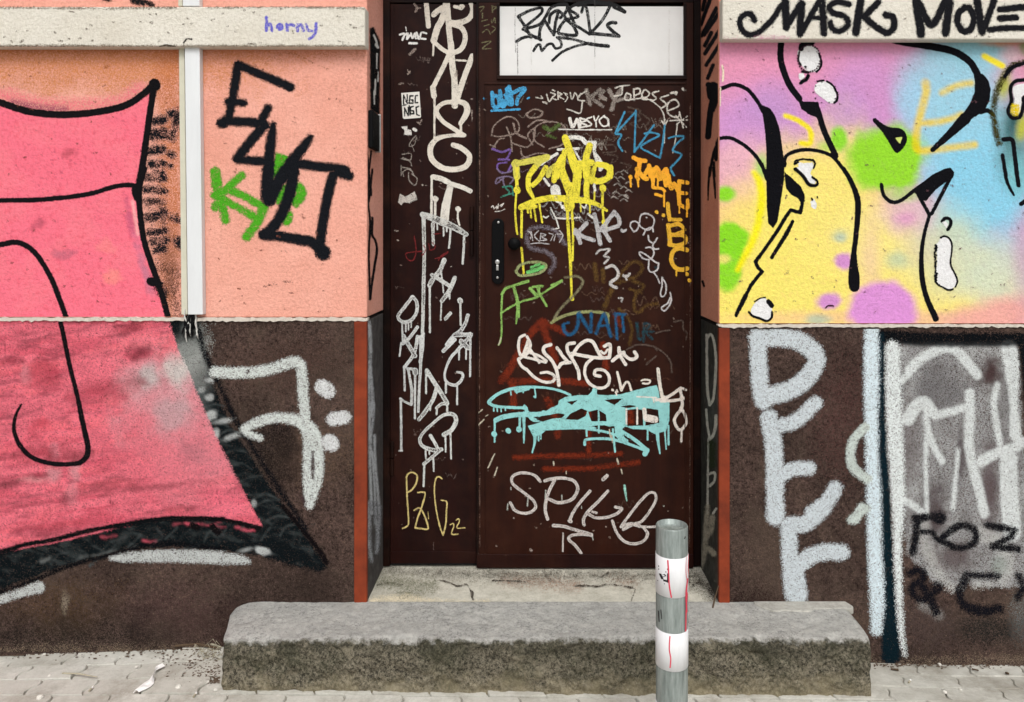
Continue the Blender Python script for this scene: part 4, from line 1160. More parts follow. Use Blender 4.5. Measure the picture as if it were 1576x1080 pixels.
draw('rplaster', 'bold black outlines of the right mural', KB, '36|570,240 565,350 585,440 625,530 680,605;f|670,600 700,625 795,628 815,690 790,722 740,702 695,670;34|800,700 840,820 905,960;22|200,545 280,520 360,550 420,620 460,690;f|450,645 500,668 530,710 560,800 580,950 588,1090 480,1090 478,900 470,800 455,700;20|180,852 260,850 350,900 420,970 485,1085;20|590,1020 600,960 680,925 780,925 880,960 950,1040 1000,1120', R1, **mk)
draw('rplaster', 'bold black outlines of the right mural', KB, 'f|478,-20 588,-20 585,60 560,230 545,320 520,362 490,335 482,230;24|955,0 1000,80,28 1035,170,34 1042,250,34 1030,400,30 1018,500,30 1014,580,46 1017,660,66 1018,710,66 1020,725,60;20|450,-30 480,60;f|590,20 640,62 690,110 712,160 712,200 690,205 672,178 630,155 600,118;p 20|702,190 688,268 660,262 628,252 600,290 540,390 470,490 410,570 425,605 452,632 430,655 380,720 340,800;26|350,780 300,880,22 290,905,12;22|640,322,18 600,400,24 510,545,18', R2, **mk)
draw('rplaster', 'bold black outlines of the right mural', KB, '40|240,225,20 300,250,30 400,265,42 560,290,42 680,320,42 770,380,40 815,450,40;f|795,455 850,455 885,500 897,550 890,620 862,672 810,712 740,755 690,775 720,715 770,640 800,570 802,510;60|740,730,70 640,830,44 540,922,26;24|840,690 880,680 912,705;F|185,725 260,778 350,795 382,850 365,900 320,940 285,895 235,815 175,745', Q1, **mk)
draw('rplaster', 'bold black outlines of the right mural', KB, '20|225,95 240,160 290,203 350,190 430,130 500,80;f|425,130 540,35 610,2 650,-8 672,20 668,50 632,70 560,125 500,195 480,190;20|655,45 600,150 535,275;20|440,135 520,280;20|522,280 490,400 473,520,24 475,650,30 500,780,30 560,920,36;18|600,322 620,302 648,312 652,342 635,372;20|985,0 1000,80,18 1040,160,12;24|1085,215 1120,190', Q2, **mk)
draw('rplaster', 'black and olive outlines at the right edge of the mural', (60, 56, 14), '30|1250,380 1104,383 1030,410 970,490 930,580 915,690 930,800 950,880', Q1, soft=2.2, op=0.93, wear=0.15)
draw('rplaster', 'bold black outlines of the right mural', KB, '22|1104,388 1030,415 985,470;24|975,858 1030,862 1045,950 1058,1060 1070,1140;20|1200,470 1104,490 1050,500 1020,540 1025,620 1005,680 1020,715 1040,727 1080,715 1098,650 1104,600 1180,580;20|970,955 992,1080', Q1, **mk)
WH = (232, 232, 232)
for lab, items, view in (
        ('white drip shapes in the right mural', 'f|672,998 700,1005 762,1000 768,1030 740,1060 752,1090 700,1090 680,1040', R1),
        ('white drip shapes in the right mural', 'f|660,-10 760,-10 745,30 780,70 775,92 745,85 700,40;f|750,200 770,185 785,215 780,245 755,235', R2),
        ('white drip shapes in the right mural', 'F|690,290 750,280 800,320 808,390 780,440 720,430 680,370 670,320;F|680,455 700,450 712,470 695,490 678,480;F|780,520 830,500 890,540 905,600 880,635 820,600 775,560', R1),
        ('white drip shapes in the right mural', 'F|410,820 460,792 495,820 512,870 505,915 460,932 400,905 385,870', R2),
        ('white drip shapes in the right mural', 'F|562,470 600,418 640,432 655,480 645,590 682,660 680,718 630,740 575,712 555,660 570,570;f|600,330 620,320 635,340 625,360', Q2),
        ('white drip shapes in the right mural', 'F|1150,505 1104,515 1050,525 1035,550 1045,620 1025,680 1042,705 1070,700 1085,640 1090,590 1160,560', Q1)):
    draw('rplaster', lab, WH, items, view, soft=0.8, op=0.98, k=0.95, jit=0.8)
draw('rplaster', 'yellow tip of the white drip', (222, 196, 20), 'F|1030,640 1070,650 1068,700 1042,706 1025,685', Q1, soft=1.5, op=0.9)
draw('rplaster', 'green and yellow glint in the black teardrop', (206, 220, 120), 'f|312,848 352,845 338,882', Q1, soft=0.6)  # yellow-green mural paint inside the black drop
draw('rplaster', 'black rims of the white drips', KB, 'p 9|672,998 650,1010 655,990 700,978 765,985 778,1005 768,1035;28|690,300 700,275 760,262;8|680,320 674,370 690,400;10|800,330 816,380 806,420 786,440;18|735,465 722,490 700,500 690,510;8|715,410 720,412;10|850,500 885,525 912,575 912,615 895,632;8|790,500 830,495;14|700,440 735,445', R1, soft=0.6)
draw('rplaster', 'black rims of the white drips', KB, '18|655,0 700,40 740,95 785,100,16 790,75,12 760,50,10;26|490,815 510,840;7|405,815 440,795 470,790;11|370,880 395,905 440,920 480,935 508,915 512,880;8|757,180 760,190;8|790,172 790,176', R2, soft=0.6)
draw('rplaster', 'black rims of the white drips', KB, '8|590,422 612,413 640,425 658,462 656,520 650,560 655,600 680,650 692,690 680,725;8|555,690 575,712 605,728 635,744 665,740', Q2, soft=0.6)
r = random.Random(5); dots = []
for k_ in range(16):
    dots.append('%d|%.0f,%.0f %.0f,%.0f' % (r.randint(8, 13), 558 + r.gauss(0, 4), 470 + k_ * 14, 558 + r.gauss(0, 4), 475 + k_ * 14))
draw('rplaster', 'black dotted rim of the long white drip', KB, ';'.join(dots), Q2, soft=0.5)
dots = []
for k_ in range(30):
    a_ = k_ * 0.21; dots.append('9|%.0f,%.0f %.0f,%.0f' % ((740 + 70 * math.cos(a_), 360 + 82 * math.sin(a_)) * 2))
    if k_ % 3 == 0: dots.append('6|%.0f,%.0f %.0f,%.0f' % ((445 + 68 * math.cos(a_) - 600 + 440, 570 + 70 * math.sin(a_)) * 2) if False else '6|%.0f,%.0f %.0f,%.0f' % ((840 + 75 * math.cos(a_), 568 + 66 * math.sin(a_)) * 2))
draw('rplaster', 'black dotted rims of the upper white spots', (60, 40, 50), ';'.join(dots), R1, soft=0.6, op=0.95)
draw('rplaster', 'pale chipped plaster at the wall corner', (236, 222, 196), '8|205,405 212,440 208,500;4|195,540 192,650', R1, soft=0.7)
draw('rplaster', 'dark crack in the purple spot', (60, 24, 40), '5|840,855 860,840 890,843', R2, soft=0.6)

draw('rcornice', 'black sprayed words MASK MOVE on the cream band', (24, 24, 28), '30|405,125 385,88 345,88 315,125 325,180 365,212 410,208 460,175 520,110 570,30;42|595,10 600,165;34|600,165 690,20;40|695,20 685,205;30|690,205 760,80 800,10;38|820,5 832,205;24|740,108 840,110;32|985,25 910,12 865,45 890,80 960,100 980,150 930,190 885,175 870,140', R1, soft=1.2, op=0.985)
draw('rcornice', 'black sprayed words MASK MOVE on the cream band', (24, 24, 28), '42|100,0 68,200;36|205,15 120,100;36|120,105 200,170 265,200 305,160 295,105 250,92;46|440,0 470,208;40|455,20 535,150 620,10;44|645,15 620,200;34|740,45 700,80 695,140 730,190 775,180 795,110 770,50 740,45;42|815,5 845,195;36|850,195 920,0;34|955,58 1104,42 1200,38;32|955,112 1055,108;30|890,182 1000,172 1104,170 1200,165', Q1, soft=1.2, op=0.985)
draw('rcornice', 'faint pink overspray at the foot of the cream band', (214, 160, 178), '20|430,238 600,238;10|220,250 300,250', R1, soft=4, op=0.5)
# right reveal
st_ = []
for k_, (xa_, ya_, xb_, yb_) in enumerate(((75, 150, 130, 0), (95, 215, 190, 75), (100, 330, 190, 185), (108, 400, 195, 265), (118, 480, 150, 400), (85, 60, 110, -40), (100, 280, 140, 200), (80, 220, 170, 50))):
    st_.append('%d|%d,%d %d,%d' % (20, xa_, ya_, xb_, yb_))
draw('rreveal', 'black diagonal stripes and star on the right reveal', (17, 16, 20), ';'.join(st_) + ';80|150,545 155,585;30|120,520 160,570;34|150,590 130,720 120,840;20|190,580 150,680;14|185,850 150,960 128,1085;20|175,880 170,980;12|155,1000 160,1085', R1, soft=0.9, op=0.97)
draw('rreveal', 'black diagonal stripes and star on the right reveal', (17, 16, 20), '12|130,-10 122,100,10 120,190,4;12|150,-10 160,100,10 165,180,4;10|85,690 95,720', R2, soft=0.8, op=0.97)
draw('rreveal_low', 'white outlined letters on the dark right reveal', (198, 196, 184), '13|112,-20 112,120 116,320 130,410;13|112,20 120,-10 140,-20 158,30 168,150 160,300 150,380 130,412;10|108,440 116,540 130,620;16|168,480 166,540 150,600 130,625;10|122,620 118,900 116,1080;12|118,840 160,830 158,880 130,910;10|170,1050 150,1080', R3, soft=0.8, op=0.92, wear=0.15)
draw('rreveal_low', 'white outlined letters on the dark right reveal', (176, 168, 150), '20|105,0 95,120 88,260 60,370,10;26|130,60 120,130 100,160;24|60,220 70,300 100,230 140,260', B3, soft=1.6, op=0.75, wear=0.3)
draw('rreveal_low', 'green mossy smear on the right reveal', (52, 62, 40), '40|140,650 145,780', R3, soft=3, op=0.6)

draw('rplaster', 'small chips and pinholes in the mural plaster', (110, 76, 84), ';'.join('%.1f|%.0f,%.0f %.0f,%.0f' % (rs2.uniform(0.8, 1.8), x_, y_, x_ + rs2.uniform(-4, 4), y_ + rs2.uniform(-3, 3)) for x_, y_ in ((rs2.uniform(1110, 1576), rs2.uniform(70, 495)) for _ in range(120))), soft=0.8, op=0.4)
for sf_, xa_, xb_, yy_ in (('lplinth', -200, 340, 1001), ('rplinth', 1345, 1700, 1018)):
    draw(sf_, 'pale splash dirt along the foot of the plinth', (128, 112, 96), '10|%d,%d %d,%d %d,%d' % (xa_, yy_, (xa_ + xb_) // 2, yy_ - 2, xb_, yy_), soft=7, op=0.5, wear=0.7)
# right plinth
c = Canvas(1122, 504, 1920, 1025, 2.0)
c.ell((44, 26, 26), 1150, 960, 60, 50, 30, .4, seed=1)
c.ell((96, 66, 62), 1300, 640, 50, 90, 30, .35, seed=2)
PAN = 'f|1360,527 1564,527 1570,600 1575,700 1920,700 1920,905 1576,905 1500,900 1440,900 1394,850 1385,700'
c.shape((164, 164, 164), PAN, soft=4, op=0.72, jit=3, seed=1)
X, Y = c.F.X, c.F.Y
ins = c.a * 1.0
c.over((190, 192, 190), 0.55 * ins * sstep(0.42, 0.7, fbm(X / 26, Y / 40, 5, 4)) * (X > 1362))
c.over((80, 68, 68), 0.42 * (X > 1385) * (Y > 560) * sstep(0.5, 0.72, fbm(X / 24 + 7, Y / 50, 3, 4)) * (Y < 900))
for a in ((1525, 573, 15, 22, (72, 52, 52), .95), (1440, 600, 40, 34, (96, 92, 94), .6), (1440, 790, 18, 40, (72, 56, 58), .85), (1522, 760, 12, 70, (92, 76, 78), .8), (1400, 690, 14, 60, (112, 104, 104), .6), (1470, 860, 30, 22, (80, 62, 62), .7), (1478, 700, 5, 40, (92, 84, 86), .8), (1545, 620, 12, 40, (120, 118, 118), .5)):
    c.ell(a[4], a[0], a[1], a[2], a[3], min(a[2], a[3]) * .7, a[5], rag=0.6, seed=a[0] % 13)
c.shape((222, 227, 226), '100|1010,60 1030,200,90 1040,400,50 1050,600,70;60|400,190 470,130 560,80 640,60 700,90 780,180 815,225;46|350,260 400,210 450,160;80|390,500 440,420 490,400 530,450;40|500,480 520,600 560,690 600,760;46|550,480 640,455 740,430;60|770,340 770,500 765,650 790,800 830,950 860,1080;26|500,600 500,800 505,1080;26|700,690 685,850 665,1050;40|940,290 920,400 940,560 955,650;66|840,760 930,710 1030,680 1090,640;110|1010,740 1010,900 1020,1080 1030,1200;44|350,990 420,1030 500,1090', Q3, soft=3.0, op=0.96, wear=0.10, seed=4)
c.shape((196, 196, 192), '60|440,60 450,200 500,330 580,440,50 640,450,40;80|760,150 860,200 900,300 880,400;40|720,430 800,430;50|430,540 520,600', B4, soft=6, op=0.6, wear=0.3, seed=5)
c.ell((150, 160, 152), 1538, 870, 12, 14, 8, .6); c.ell((120, 122, 120), 1570, 945, 14, 34, 12, .5)
c.ell((40, 40, 38), 1520, 970, 50, 20, 16, .6, seed=2); c.ell((84, 70, 66), 1430, 960, 40, 40, 22, .5, seed=3)
c.shape((12, 16, 20), '84|230,-10 500,10 800,12 1100,10 1700,10;50|1100,60 1125,300 1140,560', Q3, soft=4, op=0.95, jit=1.5)
c.build('rplinth', 'grey hazy sprayed panel on the brown plinth', 'mural_ground')
draw('rplinth', 'dark blue black vertical spray line', (10, 30, 38), '50|215,-10 215,300,56 222,600,64 240,900,66 255,1200,66 270,1500,70 280,1750,90 285,1950,110', Q3, soft=2.4, op=0.97)
draw('rplinth', 'white vertical spray line left of the grey panel', (212, 226, 232), '70|165,-60 165,100,84 165,400,80 168,700,70 180,1000,80 185,1300,80 200,1600,84 195,1800,60', Q3, soft=3.2, op=0.96)
draw('rplinth', 'white vertical edge of the grey panel', (222, 228, 227), '80|295,60 300,300,90 310,600,90 325,900,80 330,1150,60 325,1300,44 335,1600,36 350,1800,26 370,1950,14', Q3, soft=3, op=0.95, wear=0.1)
draw('rplinth', 'tall pale sprayed letters DEEF down the plinth', (200, 208, 212), '96|425,-10 430,150 440,300 460,390;104|425,0 560,-5 680,20 770,90,104 780,160,104 720,250 620,320 500,355;100|495,495 520,640 530,800 530,960 530,1065,90;80|560,540 660,510 780,400;78|560,850 640,810 740,800;84|900,925 850,1010 760,1075', R3, soft=2.6, op=0.96)
draw('rplinth', 'tall pale sprayed letters DEEF down the plinth', (200, 208, 212), '96|480,0 480,50;84|555,100 560,260 580,380,110 595,480,120;84|560,100 640,92 700,50 745,5;84|600,330 680,270 760,250 845,250', B3, soft=2.6, op=0.96)
draw('rplinth', 'pale sprayed curl beside the white line', (196, 206, 200), '50|125,550 60,620 35,710 55,800 140,870;44|130,1050 60,1100 40,1120', Q3, soft=2.0, op=0.95)
draw('rplinth', 'pale sprayed curl beside the white line', (196, 206, 200), '44|960,0 920,70', B3, soft=2.0, op=0.95)
draw('rplinth', 'black tag FOZ on the grey panel', (22, 22, 26), 'p 36|390,62 530,50;64|520,58 525,60;34|400,80 392,160 378,250;24|400,138 480,140 505,170 530,190;30|530,180 590,130 650,100 715,125 725,180 690,215 620,225 545,190;p 30|790,100 940,128 925,160 820,218 960,232', B4, soft=2.2, op=0.93)
draw('rplinth', 'black faded second line of the tag on the grey panel', (20, 20, 26), '34|362,365 400,350 435,370 430,405 390,425 372,460 395,500 450,510 490,470;40|420,430 470,500 505,580;26|490,445 512,432 526,450 505,470;28|672,375 760,380 845,382;28|965,378 985,440 960,500;36|670,400 640,450 640,510 690,560,48 780,575,50 860,560,44', B4, soft=3.0, op=0.88)

# ================================================================== GRAFFITI, the door
S1, S2, S3 = (580, 0, 4), (580, 260, 4), (580, 520, 4)
D1, D2, D3 = (730, 0, 4), (730, 260, 4), (730, 520, 4)
P4, Z4 = (730, 700, 4.26), (580, 700, 5.4)
OW = (212, 205, 192)
draw('side', 'tall off white tag running down the narrow leaf', OW, '30|300,-40 308,60 318,160;34|350,90 370,70 400,50;40|440,-40 420,60 400,120 370,180 350,250;34|430,-40 440,120 455,290;34|560,-30 592,50 570,110 510,138 440,140;26|375,150 350,240 400,300 460,330;30|450,145 520,170 545,230 520,300 460,330;28|440,345 400,430 350,530;34|345,540 352,590;38|455,260 465,400 478,500 480,650;34|588,345 540,470 490,620;26|480,625 410,635 368,680 400,740 470,790 535,832;28|490,622 545,640,34 555,690,38 515,760,26;14|518,760 518,800;22|540,832 440,835 370,855,30 330,910,34 340,980,34 400,1030,34 480,1042,34 550,1020,34 570,960,32 520,910,32 470,892,30;12|355,590 354,850;11|350,250 346,340;12|490,370 548,373;22|480,40 520,50;26|520,38 528,40', S1, soft=0.45, op=0.97)
draw('side', 'off white letter T with drips on the narrow leaf', (210, 206, 196), '32|345,48 390,58 440,80;28|460,92 520,110 575,135;36|455,95 440,160,44 425,230,52 415,320,54;14|338,60 336,290;34|360,182 362,184;14|360,190 358,300;32|500,245 502,247;11|500,260 498,300 508,345', S2, soft=0.45, op=0.97)
draw('side', 'grey white bar with long drips on the narrow leaf', (196, 198, 194), '34|282,280 340,300,40 400,325,44 480,360,40 550,402,28;24|288,300 292,500,20 288,700,22 284,900,20 278,1090,18;24|345,340 346,400,18 348,465,18;12|455,330 450,430 444,485;10|410,360 412,412;10|430,360 430,385;14|537,420 534,500 528,582;9|372,340 372,372', S2, soft=0.45, op=0.95, hollow=0.6)
draw('side', 'grey white letter N with drips on the narrow leaf', (196, 198, 194), '28|415,560 388,625 350,670 325,715;24|340,652 390,682 440,715;26|480,670 445,750 400,812;12|326,700 326,860 327,1005;9|395,630 405,700 410,760;10|398,815 393,930;9|447,740 448,800;22|452,888 422,922;34|512,808 514,812;12|514,820 516,960', S2, soft=0.45, op=0.95, hollow=0.6)
draw('side', 'cluster of white dripping letters on the narrow leaf', (198, 200, 198), '20|220,785 170,850 130,908 160,940 210,930 245,880 245,820 220,785;10|155,940 160,1070;9|178,950 178,1000;8|195,950 195,990;8|212,940 212,975;20|250,972 200,1040 160,1075;22|560,900 545,950 510,1000,26 470,1030 430,1080;26|480,1020 580,1020;14|574,1010 576,1080', S2, soft=0.45, op=0.95, hollow=0.6)
draw('side', 'cluster of white dripping letters on the narrow leaf', (198, 200, 198), '10|150,30 140,110;26|165,-10 200,50 235,110;20|250,-10 240,60 215,120 170,180;12|168,180 172,322;16|190,190 215,190 240,200;16|195,200 205,260 215,330 212,410;14|212,410 170,390 145,372;14|148,380 150,560 150,690;10|138,694 156,694;34|235,200 237,215;12|236,220 234,495;16|268,-10 270,150 262,300 255,452;20|285,-30 280,60 268,150;24|575,-10 510,60,20 450,130,16 418,220,14 430,270,16 480,290,18 520,260,18 528,220,16 495,210,12;12|425,280 425,338;11|495,300 494,408;22|410,80 480,10;30|520,20 560,60;12|576,0 574,235;10|508,50 506,135;10|550,60 549,130', S3, soft=0.45, op=0.95, hollow=0.6)
draw('side', 'white letter A with drips on the narrow leaf', (200, 202, 198), '26|308,200 345,260 390,330 430,395;12|303,210 303,340;24|370,305 345,380 300,450 260,500;20|368,430 400,405 436,405;12|434,410 433,455;11|370,430 368,470;9|330,420 328,445', S3, soft=0.45, op=0.95, hollow=0.6)
draw('side', 'white letter G with drips on the narrow leaf', (200, 202, 198), '26|412,595 460,565 488,510 470,470,24 410,475,20 340,530,18 280,590,18 265,635,20 290,670,22 350,690,24 398,685,24;10|422,600 424,700;10|454,590 457,742;20|330,600 355,640 370,670;20|395,685 350,725 290,775;12|292,780 288,912;10|348,730 350,820;9|300,690 302,745;9|322,690 324,715', S3, soft=0.45, op=0.95, hollow=0.6)
draw('side', 'yellow white initials PZG 22 low on the narrow leaf', (206, 186, 122), '12|245,185 262,155 300,145 335,175 325,240 290,290 258,308;12|246,180 252,350 262,500 260,580 215,610;12|340,312 375,308 402,325 370,440 340,520 318,605;12|318,605 370,612 425,612 410,540 380,470 350,440 312,458;11|540,197 515,180 490,200 478,280 490,430 520,580 550,665;11|550,665 572,580 578,480 580,390 535,375;9|610,580 632,568 640,590 622,655 676,657;9|660,540 680,530 685,555 665,605 732,605;5|425,470 430,530', Z4, soft=0.45, op=0.93, wear=0.15)
draw('side', 'faint dark red name on the narrow leaf', (116, 34, 36), '6|230,410 242,500 225,560 190,555 180,520 230,510 290,505;6|290,470 300,500 280,530;6|320,460 330,500 360,480 340,450;6|350,400 400,395;7|360,550 400,540 440,510 400,530 380,560', S2, soft=0.6, op=0.7)
draw('side', 'small white scribbled tag on the narrow leaf', (220, 220, 216), '13|142,212 170,208 158,245;12|170,215 190,205 185,240 205,215;12|210,205 220,235 235,205 240,235;11|245,200 262,240 275,200 305,205;11|250,235 300,240;14|200,265 245,266;6|178,165 182,190', S1, soft=0.4, op=0.97)
draw('side', 'worn sticker remains on the narrow leaf', (166, 150, 140), '14|230,25 245,45 240,70;8|245,50 268,50;16|235,300 205,335;8|190,430 200,450;10|190,455 202,440;12|140,515 160,512;8|250,750 270,768;9|275,740 262,760;8|580,608 590,610;8|585,680 586,740;20|490,440 488,465;6|490,944 494,948', S1, soft=0.8, op=0.6, wear=0.5)
draw('side', 'torn white sticker on the narrow leaf', (214, 212, 206), 'f|150,780 190,775 188,795 212,800 215,830 165,830 172,805;20|228,795 238,800', S1, soft=0.6, op=0.95, wear=0.2)
draw('side', 'thin grey handwriting down the narrow leaf', (150, 142, 134), '5|240,835 210,870 200,900 230,890 245,845;5|215,890 230,930;6|155,950 210,945 205,985 160,970;6|150,975 200,990 215,1020;6|150,1020 150,1080;6|160,1030 205,1040 230,1080', S1, soft=0.5, op=0.75)
draw('side', 'thin grey handwriting down the narrow leaf', (150, 142, 134), '6|155,20 190,0 220,15;6|195,20 200,70 235,100 248,60 215,30;7|160,25 165,45', S2, soft=0.5, op=0.75)
draw('side', 'torn grey paper shaped like an arrow', (190, 186, 178), 'f|130,205 142,150 175,172 232,138 250,188 205,208 165,206 150,222', S2, soft=0.7, op=0.92, wear=0.35)
draw('side', 'tiny paint chips on the narrow leaf', (170, 160, 150), ';'.join('%d|%d,%d %d,%d' % (random.randint(4, 8), x_, y_, x_ + random.randint(2, 12), y_ + random.randint(-2, 6)) for x_, y_ in ((110, 378), (125, 438), (95, 800), (280, 95), (300, 100), (455, 600), (540, 450), (400, 790), (550, 945), (120, 380))), S2, soft=0.6, op=0.7)
draw('side', 'scratches along the foot of the narrow leaf', (150, 130, 124), '3|110,790 240,798 400,805 600,812 740,806;14|470,806 474,808;9|188,797 191,799;5|470,725 472,790;4|150,800 180,798', Z4, soft=0.6, op=0.6, wear=0.4)

# sticker with lettering
def sticker(owner, surf_y, pts, name, m, label):
    P = [at(a, b, surf_y) for a, b in pts]
    o = MB().prism(P[::-1], surf_y - 0.0012, surf_y - 0.0002).build(name, m, owner)
    o['label'] = label
    return o
sticker(side, YSIDE - 0.0010, [(617.5, 143), (645.5, 141), (648, 179), (647, 181), (622, 183), (620, 181)], 'sticker', M['sticker'], 'white sticker with bold black letters NGC')
LAYER['side'] += 24
draw('side', 'bold black letters NGC NGC on the sticker', (16, 16, 18), 'p 8|165,640 165,585 188,638 188,582;p 9|222,590 205,590 200,635 222,635 222,615 212,615;p 8|250,588 238,590 236,632 252,632;p 8|172,712 172,665 194,712 194,660;p 9|225,655 208,660 206,700 228,700 226,682 216,682;p 8|258,655 242,660 246,705 262,712;6|160,650 180,645;7|200,650 205,710', S1, soft=0.4, op=0.98, jit=0.3)

# ---- board in the window
draw('panel', 'black looping tag on the white board', (16, 16, 18), '18|270,100 340,65 410,48 415,75 380,110 330,150 300,180;19|270,100 310,160 350,230;19|300,180 400,150 440,100;16|310,185 380,235;19|258,255 300,232 360,222 410,245;19|400,235 405,180 430,130;19|440,100 470,50 520,28 570,28 565,70 530,110;19|430,120 460,170 490,215;19|490,215 500,140 515,65 470,90 460,140;19|520,65 560,110 530,160 515,195;20|520,205 580,215 630,212 610,160 565,120;18|560,120 640,100 590,60 600,40 650,15;18|580,60 620,150 640,165;18|660,75 672,40 690,45 715,205;25|640,30 700,12 780,18 860,30;25|830,18 880,40 925,72;20|860,45 925,72;19|840,30 790,120 715,205;19|640,165 710,210;22|710,205 800,212 890,222;22|890,222 850,190 820,155 845,138 870,140;16|365,312 385,280 405,275 415,312 450,275 480,270 500,298 535,285 530,250 510,230;18|510,230 600,240 700,268;22|700,268 770,278 825,283;16|480,372 540,320 620,285 700,268;12|395,0 440,2;12|560,2 600,5', D1, soft=0.5, op=0.98, jit=0.35)
draw('panel', 'thin runs and seams on the white board', (70, 66, 66), '3|252,45 250,180 255,320;5|265,260 268,455;4|742,0 742,352', D1, soft=0.6, op=0.6)
draw('panel', 'thin runs and seams on the white board', (190, 186, 178), '4|350,200 352,450;4|1200,60 1198,460;3|740,352 742,450', D1, soft=1.2, op=0.35)

# ---- main leaf, oldest layers first
rs = random.Random(77)
def scribble(x, y, w_, h_, n_, wd):
    p = []
    for k in range(n_):
        t = k / (n_ - 1)
        p.append('%.1f,%.1f' % (x + w_ * t + rs.uniform(-.25, .25) * h_, y + (h_ if k % 2 else -h_) * rs.uniform(.3, 1)))
    return '%.1f|%s' % (wd, ' '.join(p))
for col_, zone, cnt, op_ in (((150, 142, 132), (860, 175, 960, 300), 12, .5), ((120, 100, 120), (775, 215, 960, 300), 8, .4), ((108, 84, 66), (860, 330, 1050, 520), 10, .45), ((92, 76, 70), (760, 440, 1050, 520), 8, .4), ((150, 150, 148), (820, 300, 950, 345), 9, .55), ((96, 60, 44), (770, 540, 1050, 700), 8, .35), ((130, 120, 110), (750, 140, 1050, 215), 9, .4), ((90, 74, 66), (750, 560, 1050, 840), 7, .35)):
    its = [scribble(rs.uniform(zone[0], zone[2] - 40), rs.uniform(zone[1], zone[3]), rs.uniform(18, 48), rs.uniform(3, 9), rs.randint(5, 10), rs.uniform(1.1, 2.0)) for _ in range(cnt)]
    draw('leaf', 'faint half erased scribbles on the door', col_, ';'.join(its), soft=0.7, op=op_, wear=0.55)
its = [scribble(rs.uniform(606, 690), rs.uniform(20, 830), rs.uniform(10, 26), rs.uniform(2, 6), rs.randint(4, 7), rs.uniform(1, 1.6)) for _ in range(14)]
draw('side', 'faint half erased scribbles on the narrow leaf', (120, 104, 98), ';'.join(its), soft=0.7, op=.35, wear=0.55)
draw('leaf', 'large faded rust red letters in the middle of the door', (116, 38, 14), '44|415,940 350,1010 290,1110 200,1260 165,1300;44|415,950 450,1050 500,1180;36|430,940 560,1010;36|220,1310 450,1300 700,1320;40|790,1080 810,1220;30|870,900 900,960;28|250,1775 500,1765 700,1762 900,1752;28|430,1845 700,1842 850,1825 1010,1805;44|235,1330 240,1460;40|450,1420 510,1560 515,1640;40|960,1500 965,1560;30|700,1480 705,1760', (730, 260, 4), soft=3.0, op=0.72, wear=0.35)
draw('leaf', 'faded olive brown loops on the right of the door', (98, 72, 30), '26|740,585 752,680;22|790,620 795,690;18|880,680 930,610 985,570 1035,595 1010,650 920,690 870,700;18|980,690 1040,720 990,780 985,860 1010,885 1060,840 1125,828;26|850,740 825,790 800,850;14|890,860 950,920 970,990 955,1080;14|960,740 1030,760', D2, soft=2.4, op=0.62, wear=0.3)
draw('leaf', 'dim grey scribbles across the upper door', (92, 78, 68), '8|950,690 1000,700 1020,740 960,760 1000,780;8|760,810 830,800 860,850 780,870;7|770,900 850,890 870,930 790,940;8|900,1000 960,1020 940,1050;9|950,660 1020,680 990,720;8|1030,700 1080,740 1050,780;8|640,780 700,770 720,800;7|800,950 880,960 860,1000 800,1010;8|850,980 850,1070', D1, soft=1.4, op=0.6, wear=0.3)
draw('leaf', 'pale rubbed scribbles beside the yellow tag', (150, 142, 134), ';'.join('7|%d,%d %d,%d %d,%d' % (x_, y_, x_ + 20, y_ - 12, x_ + 44, y_ + 4) for x_, y_ in ((860, 100), (900, 120), (850, 150), (890, 170), (930, 90), (880, 60), (840, 180), (900, 195), (930, 140), (870, 30), (900, 20))) + ';16|930,160 945,175', D2, soft=0.8, op=0.75, wear=0.35)
draw('leaf', 'thin olive letters on the door stile', (104, 98, 70), '6|30,45 60,40 40,70;6|50,80 50,110;6|45,130 80,120;7|110,35 112,75;7|110,38 135,45 115,60;6|105,120 110,140 125,110 130,140;6|60,160 90,150;6|50,200 80,180 100,210;6|45,262 100,255 50,298 102,298;8|38,35 75,40', D1, soft=0.7, op=0.6)
draw('stile', 'thin olive letters on the door stile', (110, 106, 76), '6|30,45 60,40 40,70;6|50,80 50,110;6|45,130 80,120;7|110,35 112,75;7|110,38 135,45 115,60;6|105,120 110,140 125,110 130,140;6|60,160 90,150;6|50,200 80,180 100,210;7|45,262 100,255 50,298 102,298;5|110,160 130,175 108,200', D1, soft=0.6, op=0.75)
draw('leaf', 'bright blue dripping tag high on the door', (70, 158, 205), '22|110,570 118,655 155,645 140,590 112,600;24|158,560 175,655 205,600 200,545;22|215,530 232,640 185,620;22|240,570 290,545 312,550 270,600 262,640;20|190,585 220,640;13|105,682 170,678 280,672;14|60,606 64,608;12|328,606 338,600', D1, soft=0.6, op=0.93, wear=0.2)
draw('leaf', 'grey sprayed KY between thin white letters', (142, 132, 124), '24|690,555 712,640;20|775,550 715,600;20|720,600 790,655;22|795,560 775,590 810,610;26|830,555 860,610;24|905,548 870,600 845,675;18|880,620 940,600', D1, soft=1.4, op=0.8, wear=0.2)
draw('leaf', 'thin white name written across the top of the door', (198, 192, 182), '7|380,600 420,605 410,590;12|425,628 445,635;7|445,580 460,625 480,600;7|470,570 500,580 480,600 505,615;8|515,565 515,610;7|515,570 540,578 520,592 550,610;7|560,580 575,600 560,625;7|550,570 572,578;7|590,570 600,610 620,570;7|625,575 640,600 655,575;8|690,560 645,590 640,615 680,620;8|665,625 652,695 600,680 570,672;8|480,552 495,560', D1, soft=0.5, op=0.85)
